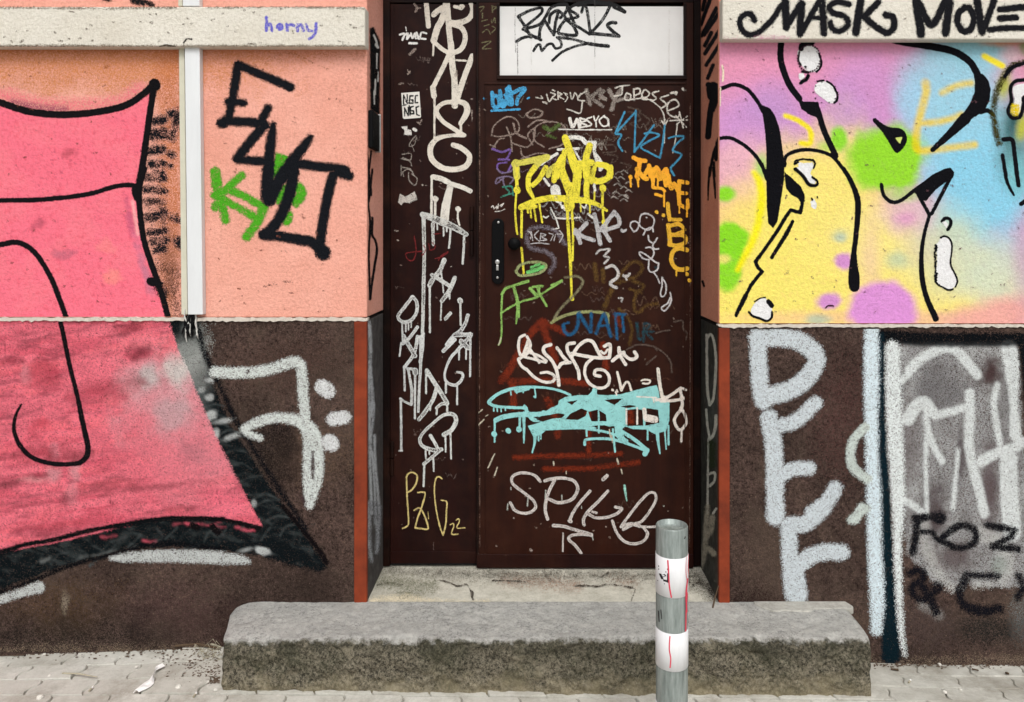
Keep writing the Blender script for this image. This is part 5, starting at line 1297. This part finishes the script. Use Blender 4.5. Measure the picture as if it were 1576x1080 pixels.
draw('leaf', 'thin white curving handwriting across the top of the door', (206, 200, 190), '9|868,540 900,530 955,522;9|910,532 905,580 860,592;9|935,575 925,608 955,615 962,585 938,572;9|980,548 985,615;9|980,548 1015,545 1020,570 988,588;9|1030,600 1060,598 1078,575 1050,552 1032,580 1035,608 1065,612;9|1135,560 1095,575 1120,605 1100,618 1085,612;9|1195,585 1145,605 1180,640 1150,665 1140,655;9|1195,680 1258,650 1235,612 1190,640 1195,700 1245,722 1265,700;7|960,612 1050,605 1120,640 1160,690 1172,745;8|1205,742 1312,738;8|1262,688 1285,785;8|1240,712 1305,782;7|1310,715 1245,765;10|1155,745 1172,768 1188,742;7|1250,760 1240,840;14|1210,572 1245,568 1240,580;14|1282,545 1296,556', D1, soft=0.5, op=0.88)
draw('leaf', 'thin white curving handwriting across the top of the door', (206, 200, 190), '10|1172,735 1170,768;7|1172,780 1170,880;6|1240,850 1225,920 1222,940', D1, soft=0.5, op=0.8)
draw('leaf', 'faded grey pink looping signature', (150, 132, 122), '8|105,835 125,770 200,718 262,740 275,800 240,825 160,840 105,835;9|200,785 225,850 232,930;8|110,920 150,860 185,850;7|95,890 130,905;8|232,880 320,905 365,860 372,790 330,830 360,890;9|320,700 370,672 420,690 400,718 340,724 318,702;8|430,905 370,860 380,780 460,748 545,770 570,830 540,890 460,915;12|240,760 260,820 320,850;10|330,780 390,740 470,750;8|450,830 470,810;7|285,910 300,960 380,980;7|290,975 400,942 480,960', D1, soft=0.8, op=0.75, wear=0.2)
draw('leaf', 'dull green smear inside the looping signature', (86, 108, 50), '24|430,780 470,800 520,770;14|450,830 500,850', D1, soft=2, op=0.7, wear=0.4)
draw('leaf', 'purple and teal letters down the left of the door', (112, 84, 150), '11|110,915 170,935 222,920 200,975 150,982;12|200,980 215,985;10|232,1010 200,1060 150,1050 145,1010 200,998', D1, soft=0.8, op=0.85)
draw('leaf', 'purple and teal letters down the left of the door', (118, 104, 128), '9|140,0 170,25 220,15 240,0;9|180,55 135,90 140,60 200,45 240,60 220,90;9|175,60 185,110', D2, soft=0.8, op=0.8)
draw('leaf', 'purple and teal letters down the left of the door', (60, 130, 110), '9|175,110 230,108 240,160;8|190,110 215,150 165,172;8|175,165 235,150', D2, soft=0.8, op=0.85)
draw('leaf', 'tiny white underlined word above the door handle', (208, 202, 194), '5|105,235 115,225 122,245;6|130,238 140,228 138,245;5|148,215 146,245;6|158,225 180,212 165,232;4|128,262 160,258 188,246', D2, soft=0.4, op=0.9)
draw('leaf', 'small white block letters WBSYO high on the door', (220, 216, 208), '20|588,730 600,780;18|610,780 632,735;16|640,740 645,785;11|652,728 655,785;10|655,728 690,740 658,755 692,772 655,785;9|722,720 692,735 722,765 690,780;9|735,715 745,745 765,715;9|748,745 750,780;10|800,712 770,740 790,775 820,770 822,735 795,715;8|825,735 828,775;7|520,795 650,798 845,798', D1, soft=0.5, op=0.93)
draw('leaf', 'thin blue angular letters on the right of the door', (66, 142, 176), '12|925,690 900,745 868,822;11|868,822 940,745 990,690;11|870,825 905,830 885,880 912,930;11|994,680 990,800 985,935;11|985,935 1040,860 1105,770;11|1048,822 1090,815 1138,832 1080,865 1025,905 1080,940 1142,972;11|1142,972 1160,880 1172,770;11|1195,850 1240,838 1295,842 1255,875 1222,925 1275,950 1240,1000 1208,1035 1230,1080', D1, soft=0.6, op=0.88)
draw('leaf', 'white blobs behind the yellow tag', (222, 220, 212), '26|570,850 620,845 665,855 685,880;28|700,880 740,880;20|740,900 740,940 760,980,36 780,1020,36 775,1045,20;16|515,920 640,915;18|410,1010 460,975 510,945;10|620,930 660,1000', D1, soft=0.6, op=0.93, wear=0.15)
draw('leaf', 'white blobs behind the yellow tag', (222, 220, 212), '16|430,60 460,100;60|498,125 502,150;50|510,165 520,185;10|530,210 540,240;16|545,230 560,250;8|470,240 500,300 520,360;9|500,300 560,305 650,298;14|700,275 730,300;10|740,80 740,140;14|735,100 745,130;8|650,215 680,240 690,215;8|425,290 440,300 455,290;8|480,370 520,365', D2, soft=0.6, op=0.9, wear=0.15)
YE = (226, 212, 62)
draw('leaf', 'big bright yellow dripping tag on the upper door', (204, 196, 84), '36|245,1010 340,990 450,965;40|255,1000 262,1090;34|450,970 400,1000 350,1060;30|530,1000 470,1040 455,1080', D1, soft=0.6, op=0.93)
draw('leaf', 'big bright yellow dripping tag on the upper door', YE, '44|560,850 585,920 610,1000,52 640,1085;40|545,965 520,1010 505,1085;40|710,895 690,960 685,1020 690,1085;40|620,1010 720,1000;36|760,1010 810,1020 838,1050 835,1085;30|555,930 540,1040', D1, soft=0.6, op=0.96)
draw('leaf', 'big bright yellow dripping tag on the upper door', YE, '20|262,-10 262,120;42|262,128 264,132;12|258,140 252,260 258,350 265,400;32|370,-10 335,50 335,120,30 360,170,22;30|440,-10 400,60 360,100;34|500,-10 490,70;46|530,-10 560,70 590,150;50|640,-10 630,80 620,180;40|590,100 590,230,56;34|700,-10 690,120 695,200;26|740,-10 720,80;36|838,-10 825,50 770,75 730,65;38|790,115 792,122;14|790,120 788,240;40|290,235 340,210,34 400,190,36 480,178,38 580,185,40 680,195,34 750,215,26 815,255,16;14|292,250 290,420;13|290,485 298,570 305,652;11|345,230 350,300;11|330,230 330,270;11|365,220 380,320;11|400,215 418,330;54|580,200 580,235;16|572,240 580,400,18 592,600,16 600,790,12;14|600,250 608,380 606,480 604,562;10|740,140 738,200;30|798,325 802,332;12|790,250 796,320;9|655,200 655,262;10|710,200 712,270;12|810,330 815,370;20|320,240 380,230;26|600,790 602,800', D2, soft=0.55, op=0.94, wear=0.28)
draw('leaf', 'orange yellow letters down the right of the door', (236, 162, 44), '26|980,970 1010,985 1052,990;28|1020,985 1010,1050 1000,1085;26|1075,1020 1085,1085;24|1110,1085 1120,1030 1150,1070 1180,1040 1190,1085', D1, soft=0.55, op=0.97)
draw('leaf', 'orange yellow letters down the right of the door', (236, 168, 44), '28|1000,0 1040,50 1060,60;26|1050,30 1082,-5 1100,70;26|1110,0 1140,60 1165,30 1180,100;24|1195,40 1210,120 1230,90 1250,130;22|1195,40 1180,90;24|1260,75 1312,85;24|1262,75 1258,150 1262,215;22|1262,145 1305,150;22|1262,218 1310,240 1312,190;11|1310,240 1308,292;9|1262,230 1262,270;18|1100,115 1150,120 1172,135;18|1115,155 1150,165;20|1100,80 1098,110;10|1168,140 1168,230;10|1130,70 1128,100;24|960,48 961,52;11|961,60 963,108;22|1007,60 1008,62;11|1007,70 1009,108', D2, soft=0.5, op=0.97)
draw('leaf', 'orange yellow letters down the right of the door', (222, 172, 52), '24|1190,215 1195,270 1202,312;22|1200,310 1270,312;26|1192,345 1200,400 1205,465;24|1195,350 1260,340 1290,375 1250,400 1215,405;24|1220,405 1290,410 1298,450 1250,470 1200,465;26|1308,498 1260,488 1222,510 1212,560 1235,605 1275,620 1310,612;22|1121,264 1123,266;22|1163,284 1165,286;24|1305,645 1307,647;22|1322,684 1324,686;10|1243,630 1243,655', D2, soft=0.5, op=0.96)
draw('leaf', 'grey white KYP letters under the yellow tag', (182, 180, 180), '24|622,375 640,420 652,455;26|690,335 650,375 620,395;24|630,395 680,420 735,438;26|738,280 755,350 775,460;24|795,350 770,380;26|862,265 820,320 790,375;24|800,385 835,440;24|862,268 888,300 890,345 840,365 800,378;14|905,372 912,385 932,375', D2, soft=0.8, op=0.9, wear=0.2)
draw('leaf', 'thin grey initials inside a faint sprayed loop', (120, 112, 120), '20|325,450 325,400 355,365 420,358 490,378 530,420 560,465;22|325,440 345,485 430,505 485,540 490,590 465,630', D2, soft=3.0, op=0.6)
draw('leaf', 'thin grey initials inside a faint sprayed loop', (182, 178, 178), '6|350,385 360,440;6|330,380 350,400 345,430;6|395,380 370,410 400,445;6|410,395 405,440;6|410,395 440,405 415,418 445,435 408,440;6|460,395 485,405 470,440;6|500,400 490,440;7|510,400 545,405 525,450;7|525,380 540,395;6|345,460 400,455 460,462', D2, soft=0.5, op=0.8)
draw('leaf', 'thin white curly writing down the right of the door', (192, 188, 188), '9|980,385 960,350 970,325 1000,325 1030,360 1070,375 1100,350 1105,305 1065,275 1025,285 1015,340 1000,375 980,385;8|1058,298 1062,300;9|1040,405 1060,370 1095,360 1100,385;9|1070,410 1075,440 1105,455 1125,425;9|1125,425 1098,470 1110,492 1132,490;9|1055,485 1085,482 1105,510 1090,550 1050,555 1020,530 1020,510 1060,530 1110,570 1135,580;9|1135,580 1125,620 1090,635 1072,615 1075,560;8|1100,632 1125,665 1140,702;9|1155,665 1180,715 1175,770 1155,785 1145,765 1155,720 1155,665;9|1205,760 1212,810 1185,860 1165,872 1152,852 1190,825 1205,790', D2, soft=0.5, op=0.88)
draw('leaf', 'short white strokes in the middle of the door', (196, 192, 188), '12|750,522 770,500 800,495 832,495 800,535 830,545 800,580;16|810,608 850,595 882,625 880,665,20 838,700,20 850,720 875,730;18|920,655 940,660 955,645;12|930,665 938,682;10|888,795 912,795 905,815', D2, soft=0.8, op=0.85, wear=0.25)
draw('leaf', 'pale green dripping tag left of the door centre', (136, 178, 92), '16|170,770 195,735 250,715,14 330,690,18;18|240,720 258,780 268,850 258,950,9;10|275,820 274,910;11|172,770 166,885;10|166,885 168,1000 160,1060 150,1080;12|166,885 230,845 300,812 380,790 450,745 540,690;20|345,735 375,770;14|400,735 385,790;14|390,740 415,790 445,842;14|360,725 420,720;12|475,715 540,685', D2, soft=0.7, op=0.88, wear=0.25)
draw('leaf', 'green filled oval ring below the handle', (150, 158, 108), '16|255,630 285,590 350,573 420,578 442,600 410,635 340,652 280,655 255,630', D2, soft=0.7, op=0.8, wear=0.2)
draw('leaf', 'green filled oval ring below the handle', (112, 196, 110), '22|330,635 380,622 425,600;14|350,605 400,585', D2, soft=0.9, op=0.85, wear=0.2)
draw('leaf', 'faint grey green zigzag in the middle of the door', (126, 120, 92), '15|560,668 630,660 668,690 640,745 590,800 530,860 478,945', D2, soft=1.2, op=0.8, wear=0.3)
draw('leaf', 'faint grey green zigzag in the middle of the door', (146, 150, 100), '18|475,945 530,912 620,885 720,878 810,888 825,905;11|825,905 824,965', D2, soft=0.9, op=0.85, wear=0.2)
draw('leaf', 'dull blue letters NATURE under the centre', (28, 84, 122), '20|548,958 555,1000 590,1020 625,990 640,930 640,890;22|645,885 670,930 715,1000;20|720,885 718,1000;20|750,1010 775,940 800,890 820,960 840,1030;14|770,965 825,960;12|545,955 580,945;16|870,890 878,1045;16|860,890 930,895;16|910,900 920,1000', D2, soft=1.4, op=0.82, wear=0.2)
draw('leaf', 'dull blue letters NATURE under the centre', (28, 66, 76), '16|1000,950 1010,1040 1030,1045;16|1045,950 1040,1060;14|1045,950 1080,960 1055,1000 1095,1045;18|1110,600,4 1115,605;16|1040,1000 1100,1000', D2, soft=1.6, op=0.7, wear=0.3)
draw('leaf', 'dim grey strokes near the right edge of the door', (96, 82, 74), '9|1115,1012 1160,995 1200,992;9|1230,940 1280,935 1285,980 1310,1010;9|940,1110 1010,1080 1120,1100 1200,1170 1215,1250;9|1060,1200 1120,1150;12|1115,1100 1122,1112;6|1300,1050 1310,1020', D2, soft=1.0, op=0.65)
OW2 = (216, 209, 200)
draw('leaf', 'off white tag of joined letters across the door', OW2, '17|310,-20 280,0 272,60 290,110 325,95 345,40 325,-10;17|330,20 310,80 290,120 272,130 290,170 330,200;15|300,115 370,130 440,150;15|345,90 400,110 445,140;17|335,60 380,120 400,150;17|320,190 370,240 430,270 485,265 490,230 450,210 410,215;20|470,40 430,55 430,90 470,130 500,180 515,240 520,290;20|510,60 540,105 575,145;20|590,150 540,155 520,180;20|615,30 575,40 575,80 610,140 640,200 645,250;20|600,110 640,50 690,15 730,25 760,80 780,115;20|600,95 680,110 760,122 830,120;18|735,120 690,160 680,220 710,280 770,308 820,290 830,240 800,200 750,195 740,225 775,235;20|800,50 835,40 832,115;14|780,80 800,95 820,70;20|890,60 895,100 930,162;20|850,140 880,115 920,88;20|905,90 960,130 1000,115 985,85', D3, soft=0.5, op=0.97)
draw('leaf', 'off white small word over the teal paint', (214, 206, 194), '16|880,210 892,260 905,320;14|905,320 930,275 950,275 965,320;16|850,318 852,320;10|876,320 880,330;11|1028,262 1050,255 1082,262 1070,280 1035,278;20|1130,190 1142,290 1160,380', D3, soft=0.5, op=0.97)
TE = (138, 196, 194)
draw('leaf', 'wide teal dripping tag across the lower door', TE, '15|590,350 540,328 480,312 400,302 300,302,17 220,315,19 150,342,20 100,380,20 92,400,20 130,418,18 200,425,17 320,430,17;26|330,308 260,325;30|132,505 180,485 280,470 400,468 520,450;f|420,462 470,430 515,410 520,385 560,362 640,350 700,352 740,308 758,348 820,352 900,345 1000,318 1122,288 1135,330 1140,382 1200,392 1200,500 1180,570 1110,590 1060,562 980,560 925,545 900,570 945,640 900,640 868,600 862,540 700,560 560,562 440,568 400,600 360,600 330,540 400,520 430,500 540,490 560,470 500,455;24|425,455 440,480 400,500 360,500 330,460;h|560,500 590,465 660,432 696,448 684,480 640,503;h|380,500 410,480 520,462 490,492 420,515;h|720,540 800,535 850,550 780,562;h|570,392 640,380 600,412;h|700,452 760,440 810,470 815,512 720,512;h|935,442 1000,435 1035,442 1040,538 940,540;h|800,380 915,370 862,412;h|900,420 960,410 1010,418 940,432;h|1060,430 1130,440 1140,520 1050,540;16|680,655 680,635 700,622 800,618 880,630 960,655 1050,690;22|900,570 980,620 1060,685;32|1062,690 1050,712;14|700,560 800,575 880,600 940,630;22|310,420 322,450 300,480;30|740,320 730,400', D3, soft=0.5, op=0.98)
draw('leaf', 'wide teal dripping tag across the lower door', TE, '11|126,510 125,638;32|122,588 124,592;30|208,568 211,572;34|275,558 276,562;18|305,460 306,560,16 305,645,9;22|372,580 372,640,16 356,704,8;10|396,570 395,630;22|1125,570 1130,630,18 1142,710,8;9|1172,570 1180,682;12|1194,540 1195,655;10|690,560 692,602;11|852,560 866,700;11|765,440 766,582;11|1066,560 1066,625;8|120,430 120,448;8|140,430 142,450;8|165,430 166,452;8|190,430 192,446;8|225,330 226,350;8|260,330 262,340;9|372,310 378,355;8|300,315 302,335;14|370,360 376,362;14|280,490 280,540;8|410,590 410,620', D3, soft=0.45, op=0.98)
draw('leaf', 'white drips and loop over the teal tag', (220, 210, 200), '10|935,435 936,528;11|1002,430 1002,528;44|1060,490 1110,500;26|1045,440 1050,490;18|1120,380 1160,375 1210,350 1262,312;18|1150,388 1240,382 1290,370;15|1270,305 1302,318;18|1265,310 1278,380 1275,430 1240,480 1232,520 1265,565 1302,525 1295,470 1270,430;12|1276,560 1273,635;11|1170,360 1180,380;10|870,330 875,350;8|1000,360 1120,365;8|1100,370 1105,395', D3, soft=0.5, op=0.96)
draw('leaf', 'pale scratch marks on the lower door', (190, 180, 160), '7|20,465 50,440;8|8,552 60,500;6|70,480 84,472;8|85,797 125,712;8|125,845 142,795;9|488,760 489,782;7|566,818 566,835;9|878,742 886,772;9|904,808 910,834;7|830,560 838,610;8|845,600 850,640;6|150,40 165,0', D3, soft=0.5, op=0.85)
SP = (196, 188, 182)
draw('leaf', 'silver white word SPIKE with an arrow stroke low on the door', SP, '18|432,172 400,135 350,118 290,118 248,145 255,190 330,250 385,295 402,340 370,372 320,380 265,360 235,310;20|462,168 510,155 580,150 650,168 678,220 650,280 600,305 545,310 495,290;20|525,165 490,235 470,300 465,360 480,418;19|758,235 700,300 650,370 622,430;22|630,432 632,434;20|875,235 810,305 745,370 715,420 720,458;19|740,380 790,408 860,408 930,385 965,350 925,340;16|775,370 800,378;24|845,158 868,135;18|905,430 930,500 980,562 1050,580 1110,560 1135,515 1110,475;17|960,470 1010,400 1080,310 1140,250 1180,248 1190,290 1160,350 1100,430 1050,450 975,488;22|975,470 1020,450 1080,462;15|1080,468 1150,470 1195,468;20|518,460 580,465 650,485 768,520;18|770,525 700,518 640,525 618,550 660,590 700,640;9|582,510 580,630', P4, soft=0.5, op=0.93, wear=0.12, hollow=0.4)
draw('leaf', 'thin runs and a teal drip around the word SPIKE', (170, 172, 164), '7|240,210 241,228;8|352,280 348,332;8|220,320 216,358;8|468,230 466,280;8|574,262 574,300;8|775,535 778,555;7|702,335 704,348;8|1240,330 1241,335', P4, soft=0.5, op=0.8)
draw('leaf', 'thin runs and a teal drip around the word SPIKE', (150, 200, 186), '14|984,198 990,250 1000,300,5', P4, soft=0.5, op=0.9)
draw('leaf', 'chips and scratches along the foot of the door', (176, 160, 150), '3|30,650 300,655 500,652 740,664 930,668 1180,678;22|370,620 372,622;12|742,664 746,666;8|144,592 148,596;9|930,668 940,670;8|1028,662 1034,664;8|860,468 864,470;20|85,716 115,718;10|258,410 260,412', P4, soft=0.6, op=0.7, wear=0.3)
r = random.Random(12)
draw('leaf', 'tiny paint chips scattered over the door', (150, 132, 120), ';'.join('%.1f|%.0f,%.0f %.0f,%.0f' % (r.uniform(1, 2.2), x_, y_, x_ + r.uniform(-2, 2), y_ + r.uniform(-2, 2)) for x_, y_ in ((r.uniform(742, 1060), r.uniform(140, 850)) for _ in range(90))), soft=0.6, op=0.5)
draw('side', 'tiny paint chips scattered over the narrow leaf', (140, 120, 112), ';'.join('%.1f|%.0f,%.0f %.0f,%.0f' % (r.uniform(1, 2), x_, y_, x_ + r.uniform(-2, 2), y_ + r.uniform(-2, 2)) for x_, y_ in ((r.uniform(605, 722), r.uniform(10, 840)) for _ in range(45))), soft=0.6, op=0.5)

draw('leaf', 'worn pale edge of the door leaf', (120, 96, 84), '1.6|738,150 738.5,400 738,620 738.5,840;1.2|1062,160 1062,500 1061,840;1.4|760,122 900,123 1040,124', soft=0.8, op=0.55, wear=0.85)  # pale edge highlight painted as thin lines along the leaf

# ---- cracks and patches on the threshold
T5 = (600, 840, 3.152)
draw('sill', 'pale cream patch on the threshold', (226, 214, 186), 'f|0,245 90,235 170,255 260,268 470,270 510,290 0,300 -110,292 -90,255', T5, soft=3, op=0.8, wear=0.25, name='patch')
draw('sill', 'rusty tint on the threshold', (176, 142, 122), '40|560,165 750,170 900,190;24|1080,160 1180,175', T5, soft=8, op=0.45, wear=0.4, name='patch')
for ck_ in ('4|220,170 250,168 290,178 318,190 340,195 362,186 375,190 392,215 400,230,9 398,246 404,262,7', '4|500,168 590,170 655,175', '4|900,195 950,192 1010,196 1050,188 1100,190 1180,205 1188,220 1180,240 1170,268', '4|1030,150 1060,130', '5|1470,190 1520,170', '5|-60,190 0,180 60,190'):
    draw('sill', 'dark crack in the threshold', (58, 46, 38), ck_, T5, soft=0.7, op=0.75, wear=0.5, jit=2.0, name='crack')
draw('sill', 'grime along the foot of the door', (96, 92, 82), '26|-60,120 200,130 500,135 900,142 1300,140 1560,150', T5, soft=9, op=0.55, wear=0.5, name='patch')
draw('sill', 'grime in the right corner of the threshold', (60, 52, 44), '50|1480,170 1540,200 1580,240', T5, soft=9, op=0.7, wear=0.4, name='patch')  # darkens the sill towards its right corner
draw('sill', 'greyish green damp patch on the threshold', (130, 130, 108), '40|-40,170 60,180 200,190;30|60,215 150,215', T5, soft=9, op=0.6, wear=0.4, name='patch')

# ================================================================== litter
def litter(name, mb, m, label, cat, loc, group=None, **k):
    o = mb.build(name, m, None, **k); o.location = loc
    tag(o, label, cat, group); return o
def gpt(px, py, zr=None):
    """a photo pixel on the pavement"""
    z = -0.02
    for _ in range(6):
        y = (EYE - z) * PPM * CAMD / (py - VY) - CAMD
        x = CAMX + (px - VX) / PPM * (CAMD + y) / CAMD
        z = gz(x, y)
    return x, y, z
r = random.Random(21)
x, y, z = gpt(228, 1048)
mb = MB(); N_ = 9
for i in range(N_ + 1):
    t = i / N_
    for j in (-1, -0.3, 0.4, 1):
        wd = 0.010 + 0.010 * math.sin(t * 7)
        mb.v.append((0.012 * math.sin(t * 5) + j * wd + t * 0.015, (t - 0.5) * 0.16, 0.006 + 0.007 * r.random() + 0.010 * (1 - abs(j))))
for i in range(N_):
    for j in range(3):
        a = i * 4 + j; mb.f.append((a, a + 1, a + 5, a + 4))
o = litter('paper_scrap', mb, M['paper'], 'crumpled white scrap lying on the pavement left of the step', 'litter', (x, y, z))
sm = o.modifiers.new('t', 'SOLIDIFY'); sm.thickness = 0.002
for i_, (px, py, s_, lab) in enumerate(((68, 1008, 5, 'small white pebble against the plinth at the far left'), (76, 1041, 5, 'small white pebble near the pavement edge at the left'), (210, 1027, 4, 'small pale pebble beside the crumpled scrap'), (173, 1005, 3, 'tiny pale pebble against the plinth right of the far left one'), (275, 1058, 8, 'largest pale pebble, left of the step'), (332, 1062, 5, 'pale pebble nearest the step corner'), (320, 1050, 4, 'small pale pebble between the largest pebble and the step'), (1350, 1016, 5, 'pale pebble at the right end of the step'), (1446, 1023, 5, 'pale flat pebble against the right plinth'), (1454, 1066, 6, 'pale pebble at the photo bottom under the grey panel'), (62, 1074, 8, 'flat white pebble at the bottom left corner'), (1478, 1062, 4, 'small pebble right of the bottom pebble'), (306, 1054, 3, 'tiny pebble beside the largest pebble'))):
    x, y, z = gpt(px, py); s = s_ / 2 / 440
    prof = [(0.0001, s * 1.1)] + [(s * math.sin(a) * 1.2, s * 1.1 * math.cos(a)) for a in (0.5, 0.9, 1.3, 1.6)] + [(s * 0.9, -s * 0.2)]
    mb = MB().lathe(prof, (0, 0, 0), 9)
    mb.v = [(a * r.uniform(.8, 1.25), b * r.uniform(.8, 1.2), c_ * r.uniform(.8, 1.1)) for a, b, c_ in mb.v]
    litter('pebble', mb, M['pebble'], lab, 'pebble', (x, y, z + 0.001), 'pale pebbles on the pavement')
for i_, (px, py, lab) in enumerate(((140, 1062, 'flattened cigarette butt near the bottom left pavement edge'), (1400, 1050, 'cigarette butt on the pavement under the grey panel'), (300, 1071, 'cigarette butt just left of the step front corner'))):
    x, y, z = gpt(px, py); a_ = r.uniform(0, 3.1); dx_, dy_ = math.cos(a_) * .011, math.sin(a_) * .011
    bt = empty('cigarette_butt', (x, y, z + 0.004), label=lab, cat='cigarette butt', group='cigarette butts on the pavement')
    MB().tube([(-dx_, -dy_, 0), (dx_ * .2, dy_ * .2, 0)], 0.0036, 10).build('filter', M['straw'], bt)
    MB().tube([(dx_ * .2, dy_ * .2, 0), (dx_, dy_, .001)], [0.0035, 0.0028], 10).build('paper_stub', M['paper'], bt)
def twig(pts, rad, m, label, cat='twig', name='twig'):
    P = [gpt(a, b) for a, b, h in pts]
    base = Vector(P[0])
    path = [(p[0] - base.x, p[1] - base.y, p[2] - base.z + h) for p, (_, _, h) in zip(P, pts)]
    mb = MB().tube(path, rad, 7)
    return litter(name, mb, m, label, cat, base)
twig([(96, 1038, .005), (120, 1040, .008), (150, 1044, .005)], [.003, .003, .0015], M['straw'], 'pale twig lying flat on the left pavement')
twig([(1371, 1031, .004), (1383, 1033, .006)], [.003, .004], M['twig'], 'short dark twig right of the step')
twig([(1496, 1031, .004), (1506, 1034, .006)], [.003, .0025], M['twig'], 'short dark twig under the black faded tag')
twig([(1548, 1037, .004), (1552, 1039, .006)], [.004, .004], M['twig'], 'dark crumb at the right of the pavement')
twig([(262, 992, .012), (285, 985, .020), (312, 992, .014), (340, 1000, .01)], [.004, .006, .005, .003], M['straw'], 'longer dry stalk in the corner between plinth and step')
twig([(270, 998, .010), (300, 996, .014), (335, 1001, .010)], [.005, .006, .004], M['twig'], 'dark stalk under the dry one beside the step')
# dry tuft and debris in the corner
tu = MB()
for k_ in range(26):
    px = r.uniform(296, 342); x, y, z = gpt(px, r.uniform(1000, 1018))
    a = r.uniform(0, 6.28); L = r.uniform(.02, .06); h = r.uniform(.008, .05)
    tu.tube([(x, y, z), (x + math.cos(a) * L * .5, y - abs(math.sin(a)) * L * .4, z + h), (x + math.cos(a) * L, y - abs(math.sin(a)) * L * .7, z + h * .6)], [.0014, .0012, .0004], 5)
litter('dry_grass', tu, M['straw'], 'dry grass tuft in the corner left of the step', 'grass', (0, 0, 0))['kind'] = 'stuff'
db = MB()
for k_ in range(900):
    t = r.random()
    if t < .5: px, py = 338 - abs(r.gauss(0, 30)), 1052 - abs(r.gauss(0, 28))
    elif t < .75: px, py = r.uniform(-60, 340), r.gauss(1004, 5)
    else: px, py = r.uniform(1345, 1640), 1022 + abs(r.gauss(0, 3))
    py = max(py, 1000)
    if px > 1345: py = max(py, 1021)
    x, y, z = gpt(px, py); s = r.uniform(.0015, .005)
    if y > -0.012: y = -0.012
    b = len(db.v); a = r.uniform(0, 3.14)
    ca, sa = math.cos(a) * s * r.uniform(1, 2.4), math.sin(a) * s
    db.v += [(x - ca, y - sa, z + .001), (x + sa, y - ca * .5, z + .001), (x + ca, y + sa, z + .002), (x - sa, y + ca * .5, z + .001), (x, y, z + s * .9)]
    db.f += [(b, b + 1, b + 4), (b + 1, b + 2, b + 4), (b + 2, b + 3, b + 4), (b + 3, b, b + 4)]
litter('leaf_litter', db, M['debris'], 'brown crumbs and dirt gathered along the foot of the wall', 'debris', (0, 0, 0))['kind'] = 'stuff'
# thin stick standing at the right end of the threshold
kx_ = [at(p, q, -0.02) for p, q in ((1094, 944), (1098, 930), (1104, 912))]
mb = MB().tube([(0, 0, 0), (kx_[1][0] - kx_[0][0], 0.01, 0.03), (kx_[2][0] - kx_[0][0], 0.016, 0.075)], [.0035, .003, .002], 7)
litter('twig', mb, M['twig'], 'thin dark stick leaning at the right corner trim on the step', 'twig', (kx_[0][0], -0.05, ZF - 0.002))
